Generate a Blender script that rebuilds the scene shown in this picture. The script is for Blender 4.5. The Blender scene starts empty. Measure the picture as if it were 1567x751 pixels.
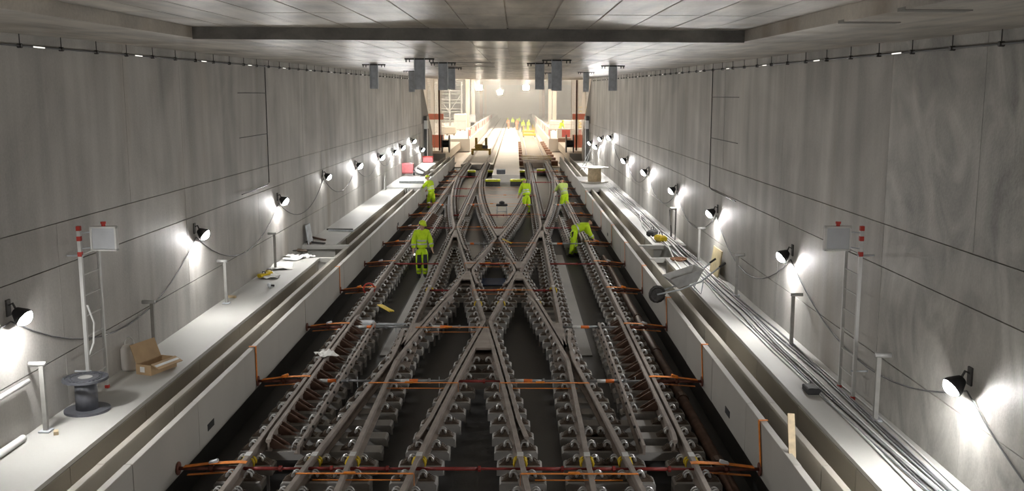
import bpy, math, random
from mathutils import Vector, Matrix
random.seed(7)
C = bpy.context.scene.collection
SC = bpy.context.scene
PI = math.pi
R = math.radians

# ---------------------------------------------------------------- camera, world, exposure
CAM = Vector((0.66, 0.0, 5.08))
FPX, CX, CY = 1480.0, 783.5, 375.5
cam_d = bpy.data.cameras.new('camera')
cam = bpy.data.objects.new('camera', cam_d); C.objects.link(cam)
cam_d.sensor_width = 36.0
cam_d.lens = 36.0 * FPX / 1567.0
cam_d.clip_end = 600
cam.location = CAM
cam.rotation_euler = (R(90 - 8.66), 0, R(0.213))
SC.camera = cam
world = bpy.data.worlds.new('world'); SC.world = world
world.use_nodes = True
world.node_tree.nodes['Background'].inputs[0].default_value = (0.5, 0.52, 0.55, 1)
world.node_tree.nodes['Background'].inputs[1].default_value = 0.0
SC.view_settings.view_transform = 'Standard'
SC.view_settings.look = 'None'
SC.view_settings.exposure = 0.0
SC.view_settings.gamma = 1.0
SC.view_settings.use_curve_mapping = False
SC.cycles.use_denoising = True
SC.cycles.sample_clamp_indirect = 6.0
SC.cycles.max_bounces = 7
SC.cycles.diffuse_bounces = 5
SC.cycles.glossy_bounces = 3
LAMP_POWER = 540.0      # radiance of a flood light's lens
HALL_POWER = 66.0       # radiance of the station's tubes

CAM_M = cam.rotation_euler.to_matrix()
def ray(px, py):
    return CAM_M @ Vector(((px - CX) / FPX, -(py - CY) / FPX, -1.0))
def at_z(px, py, z):
    d = ray(px, py); t = (z - CAM.z) / d.z
    return CAM + d * t
def at_x(px, py, x):
    d = ray(px, py); t = (x - CAM.x) / d.x
    return CAM + d * t
def at_y(px, py, y):
    d = ray(px, py); t = (y - CAM.y) / d.y
    return CAM + d * t

# ---------------------------------------------------------------- materials
def new_mat(name):
    m = bpy.data.materials.new(name); m.use_nodes = True
    nt = m.node_tree
    return m, nt, nt.nodes['Principled BSDF']
def plain(name, col, rough=0.5, metal=0.0, var=0.12, scale=8.0, bump=0.0):
    m, nt, b = new_mat(name)
    b.inputs['Roughness'].default_value = rough
    b.inputs['Metallic'].default_value = metal
    n = nt.nodes.new('ShaderNodeTexNoise'); n.inputs['Scale'].default_value = scale
    n.inputs['Detail'].default_value = 3
    tc = nt.nodes.new('ShaderNodeTexCoord'); nt.links.new(tc.outputs['Object'], n.inputs['Vector'])
    r = nt.nodes.new('ShaderNodeValToRGB')
    a = [max(0, c * (1 - var)) for c in col]; z = [min(1, c * (1 + var)) for c in col]
    r.color_ramp.elements[0].color = (*a, 1); r.color_ramp.elements[0].position = 0.3
    r.color_ramp.elements[1].color = (*z, 1); r.color_ramp.elements[1].position = 0.7
    nt.links.new(n.outputs['Fac'], r.inputs['Fac'])
    nt.links.new(r.outputs['Color'], b.inputs['Base Color'])
    if bump:
        bp = nt.nodes.new('ShaderNodeBump'); bp.inputs['Strength'].default_value = bump
        bp.inputs['Distance'].default_value = 0.02
        nt.links.new(n.outputs['Fac'], bp.inputs['Height']); nt.links.new(bp.outputs['Normal'], b.inputs['Normal'])
    return m
def emit(name, col, s):
    m, nt, b = new_mat(name)
    b.inputs['Base Color'].default_value = (*col, 1)
    b.inputs['Emission Color'].default_value = (*col, 1)
    b.inputs['Emission Strength'].default_value = s
    return m
def concrete(name, col, rough=0.6, streak=(0.5, 3.0, 0.35), amt=0.22, stain=None, bump=0.15, spec=0.5, rnd=0.06, swirl=0.0):
    """cast concrete: broad clouds, stretched formwork streaks, fine grain, per-panel tint"""
    m, nt, b = new_mat(name)
    N, L = nt.nodes.new, nt.links.new
    tc = N('ShaderNodeTexCoord')
    def noise(scale, detail, vec=None, dist=0.0):
        n = N('ShaderNodeTexNoise'); n.inputs['Scale'].default_value = scale
        n.inputs['Detail'].default_value = detail; n.inputs['Distortion'].default_value = dist
        L(vec if vec else tc.outputs['Object'], n.inputs['Vector']); return n
    def math_(op, a, bb, clamp=False):
        k = N('ShaderNodeMath'); k.operation = op; k.use_clamp = clamp
        for i, v in ((0, a), (1, bb)):
            if isinstance(v, (int, float)): k.inputs[i].default_value = v
            else: L(v, k.inputs[i])
        return k.outputs[0]
    mp = N('ShaderNodeMapping'); mp.inputs['Scale'].default_value = streak
    L(tc.outputs['Object'], mp.inputs['Vector'])
    big = noise(0.45, 4, dist=0.6); st = noise(1.6, 4, mp.outputs['Vector'], 0.3 + swirl); fine = noise(26, 3)
    v = math_('MULTIPLY', math_('SUBTRACT', big.outputs['Fac'], 0.5), 1.5 * amt)
    v = math_('ADD', v, math_('MULTIPLY', math_('SUBTRACT', st.outputs['Fac'], 0.5), 1.5 * amt))
    v = math_('ADD', v, math_('MULTIPLY', math_('SUBTRACT', fine.outputs['Fac'], 0.5), 0.35 * amt))
    oi = N('ShaderNodeObjectInfo')
    v = math_('ADD', v, math_('MULTIPLY', math_('SUBTRACT', oi.outputs['Random'], 0.5), rnd))
    v = math_('ADD', v, 1.0)
    mul = N('ShaderNodeVectorMath'); mul.operation = 'SCALE'
    mul.inputs[0].default_value = col; L(v, mul.inputs['Scale'])
    out = mul.outputs[0]
    if stain:
        mp2 = N('ShaderNodeMapping'); mp2.inputs['Scale'].default_value = stain[1]
        L(tc.outputs['Object'], mp2.inputs['Vector'])
        sn = noise(1.0, 3, mp2.outputs['Vector'])
        rp = N('ShaderNodeValToRGB'); rp.color_ramp.elements[0].position = stain[2]; rp.color_ramp.elements[1].position = min(1, stain[2] + 0.18)
        L(sn.outputs['Fac'], rp.inputs['Fac'])
        mx = N('ShaderNodeMix'); mx.data_type = 'RGBA'
        L(math_('MULTIPLY', rp.outputs['Color'], stain[3]), mx.inputs[0]); L(out, mx.inputs[6]); mx.inputs[7].default_value = (*stain[0], 1)
        out = mx.outputs[2]
    L(out, b.inputs['Base Color'])
    b.inputs['Roughness'].default_value = rough
    b.inputs['Specular IOR Level'].default_value = spec
    bp = N('ShaderNodeBump'); bp.inputs['Strength'].default_value = bump; bp.inputs['Distance'].default_value = 0.02
    L(math_('ADD', fine.outputs['Fac'], st.outputs['Fac']), bp.inputs['Height']); L(bp.outputs['Normal'], b.inputs['Normal'])
    return m

M = {}
M['wall'] = concrete('wall_concrete', (0.455, 0.44, 0.415), 0.62, (0.5, 0.9, 0.12), 0.75, ((0.27, 0.215, 0.15), (0.4, 0.9, 0.12), 0.60, 0.5))
M['wall_swirl'] = concrete('smeared_wall_concrete', (0.43, 0.418, 0.39), 0.5, (0.8, 0.7, 0.45), 0.85, None, swirl=2.2)
M['wall_edge'] = concrete('wall_joint_concrete', (0.36, 0.345, 0.315), 0.8, (0.5, 0.9, 0.12), 0.2)
M['lip'] = concrete('shaded_lip_concrete', (0.20, 0.19, 0.175), 0.7, (1.5, 1, 3), 0.8)  # step face turned from the lamps: shade painted in as darker concrete
M['ceil'] = concrete('ceiling_concrete', (0.52, 0.475, 0.41), 0.34, (2.2, 0.35, 0.5), 1.15, ((0.27, 0.185, 0.095), (0.7, 1.1, 0.5), 0.52, 0.6), bump=0.16, spec=1.0, rnd=0.3)
M['panel'] = concrete('precast_concrete', (0.50, 0.485, 0.45), 0.6, (0.7, 0.5, 0.4), 0.14, None, bump=0.05, rnd=0.10)
M['panel_back'] = concrete('brownish_precast_concrete', (0.43, 0.40, 0.345), 0.65, (0.7, 0.5, 0.4), 0.16, None, bump=0.05, rnd=0.08)
M['deck'] = concrete('walkway_concrete', (0.48, 0.475, 0.45), 0.6, (0.6, 0.4, 0.5), 0.14, None, bump=0.05)
M['slab'] = concrete('dark_base_concrete', (0.046, 0.045, 0.044), 0.55, (0.5, 0.4, 0.5), 0.4, None, bump=0.1, spec=0.4)
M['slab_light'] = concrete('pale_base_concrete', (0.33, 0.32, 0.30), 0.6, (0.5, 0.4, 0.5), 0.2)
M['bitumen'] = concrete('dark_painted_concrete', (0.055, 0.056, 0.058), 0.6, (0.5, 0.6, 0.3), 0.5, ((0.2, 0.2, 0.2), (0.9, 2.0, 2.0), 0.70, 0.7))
M['block'] = concrete('sleeper_concrete', (0.36, 0.35, 0.335), 0.7, (1, 1, 1), 0.25, None, rnd=0.3)
M['rail'] = plain('rail_steel', (0.30, 0.257, 0.228), 0.66, 0.0, 0.2, 3.0)
M['steel_dark'] = plain('dark_steel', (0.07, 0.068, 0.066), 0.5, 0.5, 0.25, 20)
M['clip'] = plain('spring_clip_steel', (0.62, 0.62, 0.62), 0.35, 0.5, 0.15, 20)
M['plate'] = plain('guide_plate', (0.115, 0.085, 0.062), 0.55, 0.1, 0.35, 12)
M['bracket'] = plain('brown_bracket_steel', (0.135, 0.075, 0.052), 0.5, 0.2, 0.3, 6)
M['rust'] = plain('rusty_prop_steel', (0.17, 0.060, 0.040), 0.6, 0.2, 0.35, 9)
M['red'] = plain('red_painted_steel', (0.27, 0.035, 0.030), 0.45, 0.0, 0.25, 9)
M['grey_paint'] = plain('grey_prop_steel', (0.33, 0.34, 0.35), 0.4, 0.5, 0.15, 9)
M['orange'] = plain('orange_webbing', (0.85, 0.26, 0.02), 0.65, 0, 0.15, 15)
M['label_orange'] = plain('orange_sleeve', (0.88, 0.20, 0.03), 0.5, 0, 0.08, 15)
M['label_white'] = plain('white_sleeve', (0.75, 0.75, 0.73), 0.5, 0, 0.05, 15)
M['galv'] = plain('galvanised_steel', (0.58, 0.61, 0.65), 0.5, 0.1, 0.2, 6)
M['galv_light'] = plain('pale_galvanised_steel', (0.56, 0.56, 0.55), 0.5, 0.3, 0.12, 6)
M['post'] = plain('weathered_post_steel', (0.38, 0.375, 0.355), 0.55, 0.1, 0.15, 6)
M['sign_face'] = plain('pale_grey_face', (0.60, 0.62, 0.65), 0.5, 0, 0.05, 6)
M['alu'] = plain('aluminium', (0.70, 0.70, 0.69), 0.4, 0.5, 0.06, 6)
M['white'] = plain('white_paint', (0.78, 0.78, 0.76), 0.5, 0, 0.06, 6)
M['paper'] = plain('white_paper', (0.82, 0.82, 0.80), 0.7, 0, 0.05, 6)
M['redtape'] = plain('red_tape', (0.55, 0.045, 0.03), 0.5, 0, 0.1, 6)
M['black'] = plain('black_rubber', (0.025, 0.025, 0.027), 0.6, 0, 0.2, 8)
M['cable'] = plain('grey_cable', (0.30, 0.30, 0.31), 0.5, 0, 0.2, 3)
M['cable_dark'] = plain('dark_cable', (0.11, 0.11, 0.115), 0.5, 0, 0.2, 3)
M['card'] = plain('cardboard', (0.47, 0.33, 0.19), 0.75, 0, 0.10, 4)
M['wood'] = plain('pale_wood', (0.62, 0.50, 0.33), 0.7, 0, 0.18, 9)
M['ply'] = plain('yellowish_plywood', (0.52, 0.43, 0.24), 0.65, 0, 0.15, 5)
M['grey_plastic'] = plain('grey_plastic', (0.10, 0.104, 0.12), 0.5, 0, 0.12, 6)
M['yellow'] = plain('yellow_paint', (0.80, 0.58, 0.02), 0.45, 0, 0.1, 8)
M['yellow_green'] = plain('yellow_green_paint', (0.68, 0.72, 0.02), 0.4, 0, 0.1, 8)
M['ochre'] = plain('ochre_machine_paint', (0.30, 0.20, 0.02), 0.5, 0, 0.25, 6)
M['hivis'] = plain('hi_vis_fabric', (0.62, 0.92, 0.02), 0.75, 0, 0.12, 7)
M['hivis_pale'] = plain('faded_hi_vis_fabric', (0.66, 0.84, 0.22), 0.75, 0, 0.1, 7)
M['hivis_orange'] = plain('orange_hi_vis_fabric', (0.92, 0.30, 0.08), 0.75, 0, 0.1, 7)
M['navy'] = plain('dark_work_fabric', (0.030, 0.034, 0.045), 0.8, 0, 0.2, 9)
M['reflect'] = plain('reflective_tape', (0.62, 0.64, 0.62), 0.4, 0.3, 0.05, 9)
M['helmet'] = plain('yellow_helmet_shell', (0.68, 0.86, 0.03), 0.35, 0, 0.05, 9)
M['skin'] = plain('skin', (0.58, 0.36, 0.27), 0.55, 0, 0.06, 9)
M['hair'] = plain('dark_hair', (0.03, 0.022, 0.018), 0.7, 0, 0.2, 20)
M['pink'] = plain('pinkish_red_paint', (0.55, 0.16, 0.17), 0.5, 0, 0.1, 6)
M['barrier_red'] = plain('red_barrier', (0.66, 0.10, 0.08), 0.5, 0, 0.1, 6)
M['hall_white'] = concrete('station_pale_concrete', (0.70, 0.67, 0.62), 0.6, (0.4, 0.4, 0.4), 0.12)
M['hall_beige'] = concrete('station_beige_concrete', (0.58, 0.52, 0.43), 0.6, (0.4, 0.4, 0.4), 0.12)
M['hall_grey'] = concrete('station_grey_green', (0.42, 0.46, 0.41), 0.6, (0.4, 0.4, 0.4), 0.15)
M['hall_floor'] = concrete('station_track_bed', (0.66, 0.58, 0.50), 0.6, (0.4, 0.4, 0.4), 0.2)
M['brown'] = plain('brown_timber', (0.28, 0.14, 0.08), 0.7, 0, 0.2, 5)
M['film'] = plain('white_stretch_film', (0.78, 0.74, 0.70), 0.35, 0, 0.08, 3)
M['blue'] = plain('blue_paint', (0.06, 0.10, 0.22), 0.5, 0, 0.1, 5)
M['lens'] = emit('flood_light_lens', (1.0, 0.985, 0.96), LAMP_POWER)
M['lens_weak'] = emit('dim_flood_light_lens', (1.0, 0.985, 0.96), LAMP_POWER * 0.18)
M['tube'] = emit('station_tube_light', (1.0, 0.90, 0.76), HALL_POWER)
M['site_lens'] = emit('site_flood_lens', (1.0, 0.88, 0.70), 1600.0)
M['ledstrip'] = emit('small_led', (1.0, 0.97, 0.9), 1.1)
m, nt, b = new_mat('sheet_plastic')
b.inputs['Base Color'].default_value = (0.80, 0.77, 0.73, 1); b.inputs['Roughness'].default_value = 0.25
tr = nt.nodes.new('ShaderNodeBsdfTranslucent'); tr.inputs['Color'].default_value = (0.86, 0.82, 0.78, 1)
mx = nt.nodes.new('ShaderNodeMixShader'); mx.inputs[0].default_value = 0.55
nt.links.new(b.outputs[0], mx.inputs[1]); nt.links.new(tr.outputs[0], mx.inputs[2]); nt.links.new(mx.outputs[0], nt.nodes['Material Output'].inputs['Surface'])
M['sheet'] = m
m, nt, b = new_mat('red_netting')
b.inputs['Base Color'].default_value = (0.75, 0.28, 0.22, 1)
tr = nt.nodes.new('ShaderNodeBsdfTranslucent'); tr.inputs['Color'].default_value = (0.85, 0.35, 0.27, 1)
mx = nt.nodes.new('ShaderNodeMixShader'); mx.inputs[0].default_value = 0.5
nt.links.new(b.outputs[0], mx.inputs[1]); nt.links.new(tr.outputs[0], mx.inputs[2]); nt.links.new(mx.outputs[0], nt.nodes['Material Output'].inputs['Surface'])
M['netting'] = m

# ---------------------------------------------------------------- mesh helpers
class MB:
    def __init__(s): s.v = []; s.f = []; s.m = []; s.mi = 0
    def add(s, vs, fs):
        o = len(s.v); s.v += [tuple(p) for p in vs]
        s.f += [tuple(i + o for i in f) for f in fs]; s.m += [s.mi] * len(fs)
        return s
    def box(s, c, d, rot=None, bev=0.0):
        hx, hy, hz = d[0] / 2, d[1] / 2, d[2] / 2
        if bev > 0:
            b_ = min(bev, hx * .9, hy * .9, hz * .9)
            vs = [Vector((sx * (hx - b_), sy * (hy - b_), -hz)) for sx, sy in ((-1, -1), (1, -1), (1, 1), (-1, 1))]
            vs += [Vector((sx * hx, sy * hy, z)) for z in (-hz + b_, hz - b_) for sx, sy in ((-1, -1), (1, -1), (1, 1), (-1, 1))]
            vs += [Vector((sx * (hx - b_), sy * (hy - b_), hz)) for sx, sy in ((-1, -1), (1, -1), (1, 1), (-1, 1))]
            fs = [(3, 2, 1, 0), (12, 13, 14, 15)]
            for k in range(3):
                for i in range(4):
                    j = (i + 1) % 4
                    fs.append((4 * k + i, 4 * k + j, 4 * k + 4 + j, 4 * k + 4 + i))
        else:
            vs = [Vector((x, y, z)) for z in (-hz, hz) for x, y in ((-hx, -hy), (hx, -hy), (hx, hy), (-hx, hy))]
            fs = [(3, 2, 1, 0), (4, 5, 6, 7), (0, 1, 5, 4), (1, 2, 6, 5), (2, 3, 7, 6), (3, 0, 4, 7)]
        c = Vector(c)
        if rot is not None: vs = [rot @ p for p in vs]
        return s.add([p + c for p in vs], fs)
    def hexa(s, p):
        return s.add(p, [(3, 2, 1, 0), (4, 5, 6, 7), (0, 1, 5, 4), (1, 2, 6, 5), (2, 3, 7, 6), (3, 0, 4, 7)])
    def tube(s, pts, r, n=6, cap=True):
        pts = [Vector(p) for p in pts]; k = len(pts)
        rs = r if isinstance(r, (list, tuple)) else [r] * k
        vs = []; up = None
        for i, p in enumerate(pts):
            t = (pts[min(i + 1, k - 1)] - pts[max(i - 1, 0)])
            t = t.normalized() if t.length > 1e-9 else Vector((0, 0, 1))
            if up is None:
                a = Vector((0, 0, 1)) if abs(t.z) < 0.9 else Vector((1, 0, 0))
                up = (a - t * a.dot(t)).normalized()
            else:
                up = up - t * up.dot(t)
                up = up.normalized() if up.length > 1e-6 else t.orthogonal().normalized()
            w = t.cross(up)
            for j in range(n):
                an = 2 * PI * j / n
                vs.append(p + (up * math.cos(an) + w * math.sin(an)) * rs[i])
        fs = []
        for i in range(k - 1):
            for j in range(n):
                j2 = (j + 1) % n
                fs.append((i * n + j, i * n + j2, (i + 1) * n + j2, (i + 1) * n + j))
        if cap:
            fs.append(tuple(range(n - 1, -1, -1))); fs.append(tuple((k - 1) * n + j for j in range(n)))
        return s.add(vs, fs)
    def lathe(s, prof, n=20, c=(0, 0, 0), mat=None, cap=True):
        vs = []; k = len(prof); c = Vector(c)
        for (r, z) in prof:
            for j in range(n):
                an = 2 * PI * j / n
                q = Vector((r * math.cos(an), r * math.sin(an), z))
                if mat is not None: q = mat @ q
                vs.append(q + c)
        fs = []
        for i in range(k - 1):
            for j in range(n):
                j2 = (j + 1) % n
                fs.append((i * n + j, i * n + j2, (i + 1) * n + j2, (i + 1) * n + j))
        if cap and prof[0][0] > 1e-4: fs.append(tuple(range(n - 1, -1, -1)))
        if cap and prof[-1][0] > 1e-4: fs.append(tuple((k - 1) * n + j for j in range(n)))
        return s.add(vs, fs)
    def sweep(s, path, prof):
        """profile in x,z carried along a path that runs mainly in y"""
        n = len(prof); k = len(path); vs = []
        for p in path:
            for (a, z) in prof: vs.append((p[0] + a, p[1], p[2] + z))
        fs = []
        for i in range(k - 1):
            for j in range(n):
                j2 = (j + 1) % n
                fs.append((i * n + j, (i + 1) * n + j, (i + 1) * n + j2, i * n + j2))
        fs.append(tuple(range(n))); fs.append(tuple((k - 1) * n + j for j in range(n - 1, -1, -1)))
        return s.add(vs, fs)
    def prism(s, poly, a, b_, axis='x'):
        n = len(poly)
        def mk(t, u, v): return {'x': (t, u, v), 'y': (u, t, v), 'z': (u, v, t)}[axis]
        vs = [mk(a, u, v) for u, v in poly] + [mk(b_, u, v) for u, v in poly]
        fs = [tuple(range(n - 1, -1, -1)), tuple(range(n, 2 * n))]
        fs += [(i, (i + 1) % n, n + (i + 1) % n, n + i) for i in range(n)]
        return s.add(vs, fs)
    def mesh(s, name, mats, smooth=False):
        me = bpy.data.meshes.new(name); me.from_pydata(s.v, [], s.f)
        for q in (mats if isinstance(mats, (list, tuple)) else [mats]): me.materials.append(q)
        if any(s.m): me.polygons.foreach_set('material_index', s.m)
        if smooth: me.polygons.foreach_set('use_smooth', [True] * len(s.f))
        me.update(); return me
    def build(s, name, mats, parent=None, smooth=False, loc=None):
        return obj(name, s.mesh(name, mats, smooth), parent, loc)
def obj(name, me, parent=None, loc=None):
    o = bpy.data.objects.new(name, me); C.objects.link(o)
    if parent is not None: o.parent = parent
    if loc is not None: o.location = loc
    return o
def tag(o, label=None, cat=None, group=None, kind=None):
    if label: o['label'] = label
    if cat: o['category'] = cat
    if group: o['group'] = group
    if kind: o['kind'] = kind
    return o
def thing(name, label, cat, loc=(0, 0, 0), rotz=0.0, group=None):
    o = bpy.data.objects.new(name, None); C.objects.link(o)
    o.location = loc; o.rotation_euler = (0, 0, rotz); o.empty_display_size = 0.2
    return tag(o, label, cat, group)
def solo(mb, name, mats, label, cat, group=None, smooth=False, loc=None):
    return tag(mb.build(name, mats, None, smooth, loc), label, cat, group)
def struct(name, mb, mats, parent=None):
    o = mb.build(name, mats, parent)
    if parent is None: o['kind'] = 'structure'
    return o
def box(c, d, rot=None, bev=0.0): return MB().box(c, d, rot, bev)
def rz(a): return Matrix.Rotation(a, 3, 'Z')
def rx(a): return Matrix.Rotation(a, 3, 'X')
def ry(a): return Matrix.Rotation(a, 3, 'Y')
ORD = 'first second third fourth fifth sixth seventh eighth ninth tenth eleventh twelfth thirteenth fourteenth fifteenth sixteenth seventeenth eighteenth nineteenth twentieth'.split()

# ---------------------------------------------------------------- the shell
FLOOR = -0.62
WX, PX, TX, EX = 5.92, 4.12, 4.47, 4.93     # wall, inner trough wall, second trough wall, walkway edge
DECK = 0.60
TOP = 0.565
Y0, Y1 = -14.0, 79.0
def ceil_z(x, y): return 5.74 + 0.0104 * y - 0.007 * x
fl = struct('floor', box((0, (Y0 + 80) / 2, FLOOR - 0.15), (2 * PX + .4, 80 - Y0, 0.3)), M['slab'])
# pale clean strip of base slab between the two diverging tracks
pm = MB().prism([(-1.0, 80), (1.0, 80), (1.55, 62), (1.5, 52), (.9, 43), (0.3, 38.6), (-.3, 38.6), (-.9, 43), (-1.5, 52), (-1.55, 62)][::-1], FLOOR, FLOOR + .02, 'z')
pm.build('pale_and_lit_floor', M['slab_light'], fl)
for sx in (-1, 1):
    box((sx * 1.98, 28.0, FLOOR + .01), (0.8, 14.0, .02)).build('pale_and_lit_floor', M['slab_light'], fl)  # strips lightened to paint lamplight falling on the floor beside the rails

def wall_side(sx, name):
    # backing wall with a slanted end towards the station
    xo = sx * (WX + 0.03); x2 = sx * (WX + 0.6)
    a = [(Y0, FLOOR), (77.0, FLOOR), (77.0, 2.4), (67.5, 6.9), (Y0, 6.9)]
    w = MB().prism(a if sx > 0 else a, min(xo, x2), max(xo, x2), 'x')
    wl = struct(name, w, M['wall_edge'])
    rows = [(DECK - 0.2, 1.38), (1.395, 2.68), (2.695, 3.30), (3.315, 6.70)]
    y = -2.6; k = 0
    while y < 77:
        y2 = min(y + 2.72, 77.0)
        for ri, (z0, z1) in enumerate(rows):
            gap = 0.003
            ye = y2 - gap
            lim = 77.0 if z1 <= 2.5 else 77.0 - (z1 - 2.4) * 9.5 / 4.5
            if y > lim - .3: continue
            b0 = min(ye, lim)
            xin = sx * WX; xb = sx * (WX + 0.05)
            d = random.uniform(-0.0025, 0.0025)
            pb = MB().hexa([(xb, y + gap, z0), (xin + sx * d, y + gap, z0), (xin + sx * d, b0, z0), (xb, b0, z0), (xb, y + gap, z1), (xin + sx * d, y + gap, z1), (xin + sx * d, b0, z1), (xb, b0, z1)])
            mt = M['wall_swirl'] if (sx > 0 and 1.0 < y < 12.5) else M['wall']
            pb.build('wall_panel', mt, wl)
        y = y2; k += 1
    return wl
wall_l = wall_side(-1, 'wall_left')
wall_r = wall_side(1, 'wall_right')
struct('wall_bounce_end', box((0, Y0 - .2, 2.8), (13, .4, 7.6)), M['wall'])  # added unseen wall, closes the tunnel to keep bounce light in

def slab(mb, x0, x1, y0, y1, dz, th=0.3):
    mb.hexa([(x0, y0, ceil_z(x0, y0) + dz), (x1, y0, ceil_z(x1, y0) + dz), (x1, y1, ceil_z(x1, y1) + dz), (x0, y1, ceil_z(x0, y1) + dz),
             (x0, y0, ceil_z(x0, y0) + dz + th), (x1, y0, ceil_z(x1, y0) + dz + th), (x1, y1, ceil_z(x1, y1) + dz + th), (x0, y1, ceil_z(x0, y1) + dz + th)])
CXR, CYR, STEP = 3.84, 13.75, 0.15
cm = MB()
slab(cm, -WX, -CXR, Y0, CYR, 0.0); slab(cm, CXR, WX, Y0, CYR, 0.0)
slab(cm, -WX, WX, CYR, 80.0, 0.012)
slab(cm, -CXR - .1, CXR + .1, Y0, CYR + .1, STEP + 0.012)
ceil = struct('ceiling', cm, M['ceil'])
def cpanel(x0, x1, y0, y1, dz):
    mb = MB(); g = 0.010
    slab(mb, x0 + g, x1 - g, y0 + g, y1 - g, dz + random.uniform(-.002, .002), 0.02); mb.build('ceiling_panel', M['ceil'], ceil)
nx = 14; wpx = 2 * CXR / nx
for j, (a, b_) in enumerate([(0.2, 2.9), (2.9, 5.6), (5.6, 8.3), (8.3, 11.0), (11.0, CYR)]):
    for i in range(nx): cpanel(-CXR + i * wpx, -CXR + (i + 1) * wpx, a, b_, STEP)
for j in range(8):
    y = CYR + .05 + 2.9 * j
    for i in range(nx):
        cpanel(-CXR + i * wpx, -CXR + (i + 1) * wpx, y, y + 2.9, 0.0)
# lower lip of the recess: a grey beam edge
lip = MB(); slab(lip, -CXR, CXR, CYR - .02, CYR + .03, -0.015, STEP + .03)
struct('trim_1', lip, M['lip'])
# two rebates in the near right lip
for y in (8.1, 9.6):
    mb = MB(); slab(mb, CXR - .005, CXR + .55, y, y + .16, -.01, .03); mb.build('ceiling_rebate', M['wall_edge'], ceil)

# ---------------------------------------------------------------- walkways and cable troughs
def trough(sx, side):
    def B(x0, x1, y0, y1, z0, z1): return box((sx * (x0 + x1) / 2, (y0 + y1) / 2, (z0 + z1) / 2), (abs(x1 - x0), y1 - y0, z1 - z0))
    GA, GB, PA, PB = 27.0, 29.6, 48.5, 55.5      # break in the walkway, slab bridge
    dk = MB()
    for (a, b_) in ((Y0, GA), (GB, PA), (PB, 70.0)):
        dk.box((sx * (EX + WX + .04) / 2, (a + b_) / 2, (DECK + FLOOR) / 2 - .03), (WX + .04 - EX, b_ - a, DECK - FLOOR - .06))
        dk.box((sx * (EX - .03 + WX + .03) / 2, (a + b_) / 2, DECK - .03), (WX + .06 - EX, b_ - a, .06))
    dk.box((sx * (PX + WX) / 2, (PA + PB) / 2, DECK - .08), (WX - PX + .02, PB - PA, .22))
    dk.box((sx * (EX + WX + .04) / 2, (GA + GB) / 2, -.25), (WX - EX, GB - GA, FLOOR * -1))
    d = struct('walkway_' + side, dk, M['deck'])
    for y in (GA + .08, GB - .08):
        box((sx * (TX + WX) / 2, y, DECK - .06), (WX - TX, .16, .12)).build('cross_beam', M['deck'], d)
    # trough bottoms
    tb = MB()
    tb.box((sx * (PX + EX) / 2, (Y0 + 78) / 2, -.05), (EX - PX - .02, 78 - Y0, .1))
    struct('trough_floor_' + side, tb, M['slab_light'])
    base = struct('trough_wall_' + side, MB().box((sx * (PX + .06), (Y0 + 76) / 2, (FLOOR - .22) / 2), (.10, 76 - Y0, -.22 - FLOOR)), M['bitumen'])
    y = -1.0; i = 0
    while y < 76:
        y2 = min(y + 2.5, 76)
        d1 = random.uniform(-.004, .004)
        pn = MB().box((sx * (PX + .05) + d1, (y + y2) / 2, (TOP - .22) / 2), (.10, y2 - y - .012, TOP + .22), None, .006)
        pn.build('trough_panel', M['panel'], base)
        if not (PA - .3 < (y + y2) / 2 < PB + .3):
            MB().box((sx * (TX + .05) - d1, (y + y2) / 2, TOP / 2), (.10, y2 - y - .012, TOP), None, .006).build('trough_panel', M['panel_back'], base)
            if not (GA - 1.3 < (y + y2) / 2 < GB + 1.3):
                MB().box((sx * (EX - .012), (y + y2) / 2, (DECK - .075) / 2), (.03, y2 - y - .014, DECK - .075), None, .004).build('walkway_facing', M['panel_back'], base)
        y = y2; i += 1
    # small drain slots in the inner panels
    for yy in ((14.55, 39.0) if sx < 0 else (15.2, 36.0)):
        box((sx * (PX - .002), yy, .02), (.012, .32, .11)).build('drain_slot', M['black'], base)
    return base
trough(-1, 'left'); trough(1, 'right')

# ---------------------------------------------------------------- the scissors crossover
TC, HG = 2.445, 0.7535
DC, RAD, SL = 28.6, 315.0, 0.105
D1N = DC - (TC - SL * SL * RAD / 2) / SL
D0N = D1N - SL * RAD
D1F, D0F = 2 * DC - D1N, 2 * DC - D0N
def diag(y):
    """centre line of the track that runs from the left track (near) to the right track (far)"""
    if y < D1N: return -TC + (max(y, D0N) - D0N) ** 2 / (2 * RAD)
    if y > D1F: return TC - (D0F - min(y, D0F)) ** 2 / (2 * RAD)
    return SL * (y - DC)
LINES = {'A': lambda y: -TC - HG, 'B': lambda y: -TC + HG, 'G': lambda y: TC - HG, 'H': lambda y: TC + HG,
         'C': lambda y: diag(y) - HG - .004, 'D': lambda y: diag(y) + HG + .004, 'E': lambda y: -diag(y) - HG - .004, 'F': lambda y: -diag(y) + HG + .004}
def cross(a, b_, lo, hi):
    g = lambda y: LINES[a](y) - LINES[b_](y)
    s = g(lo)
    for _ in range(60):
        mid = (lo + hi) / 2
        if (g(mid) > 0) == (s > 0): lo = mid
        else: hi = mid
    return (lo + hi) / 2
RP = [(-.030, 0), (-.036, -.008), (-.036, -.035), (-.009, -.050), (-.009, -.145), (-.075, -.160), (-.075, -.172),
      (.075, -.172), (.075, -.160), (.009, -.145), (.009, -.050), (.036, -.035), (.036, -.008), (.030, 0)]
CHECK = [(-.028, .012), (-.034, .004), (-.034, -.03), (-.009, -.045), (-.009, -.145), (-.05, -.160), (-.05, -.172),
         (.05, -.172), (.05, -.160), (.009, -.145), (.009, -.045), (.034, -.03), (.034, .004), (.028, .012)]
xo = thing('scissors_crossover', 'scissors railway crossover on concrete sleeper blocks along the tunnel floor', 'railway track')
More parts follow.
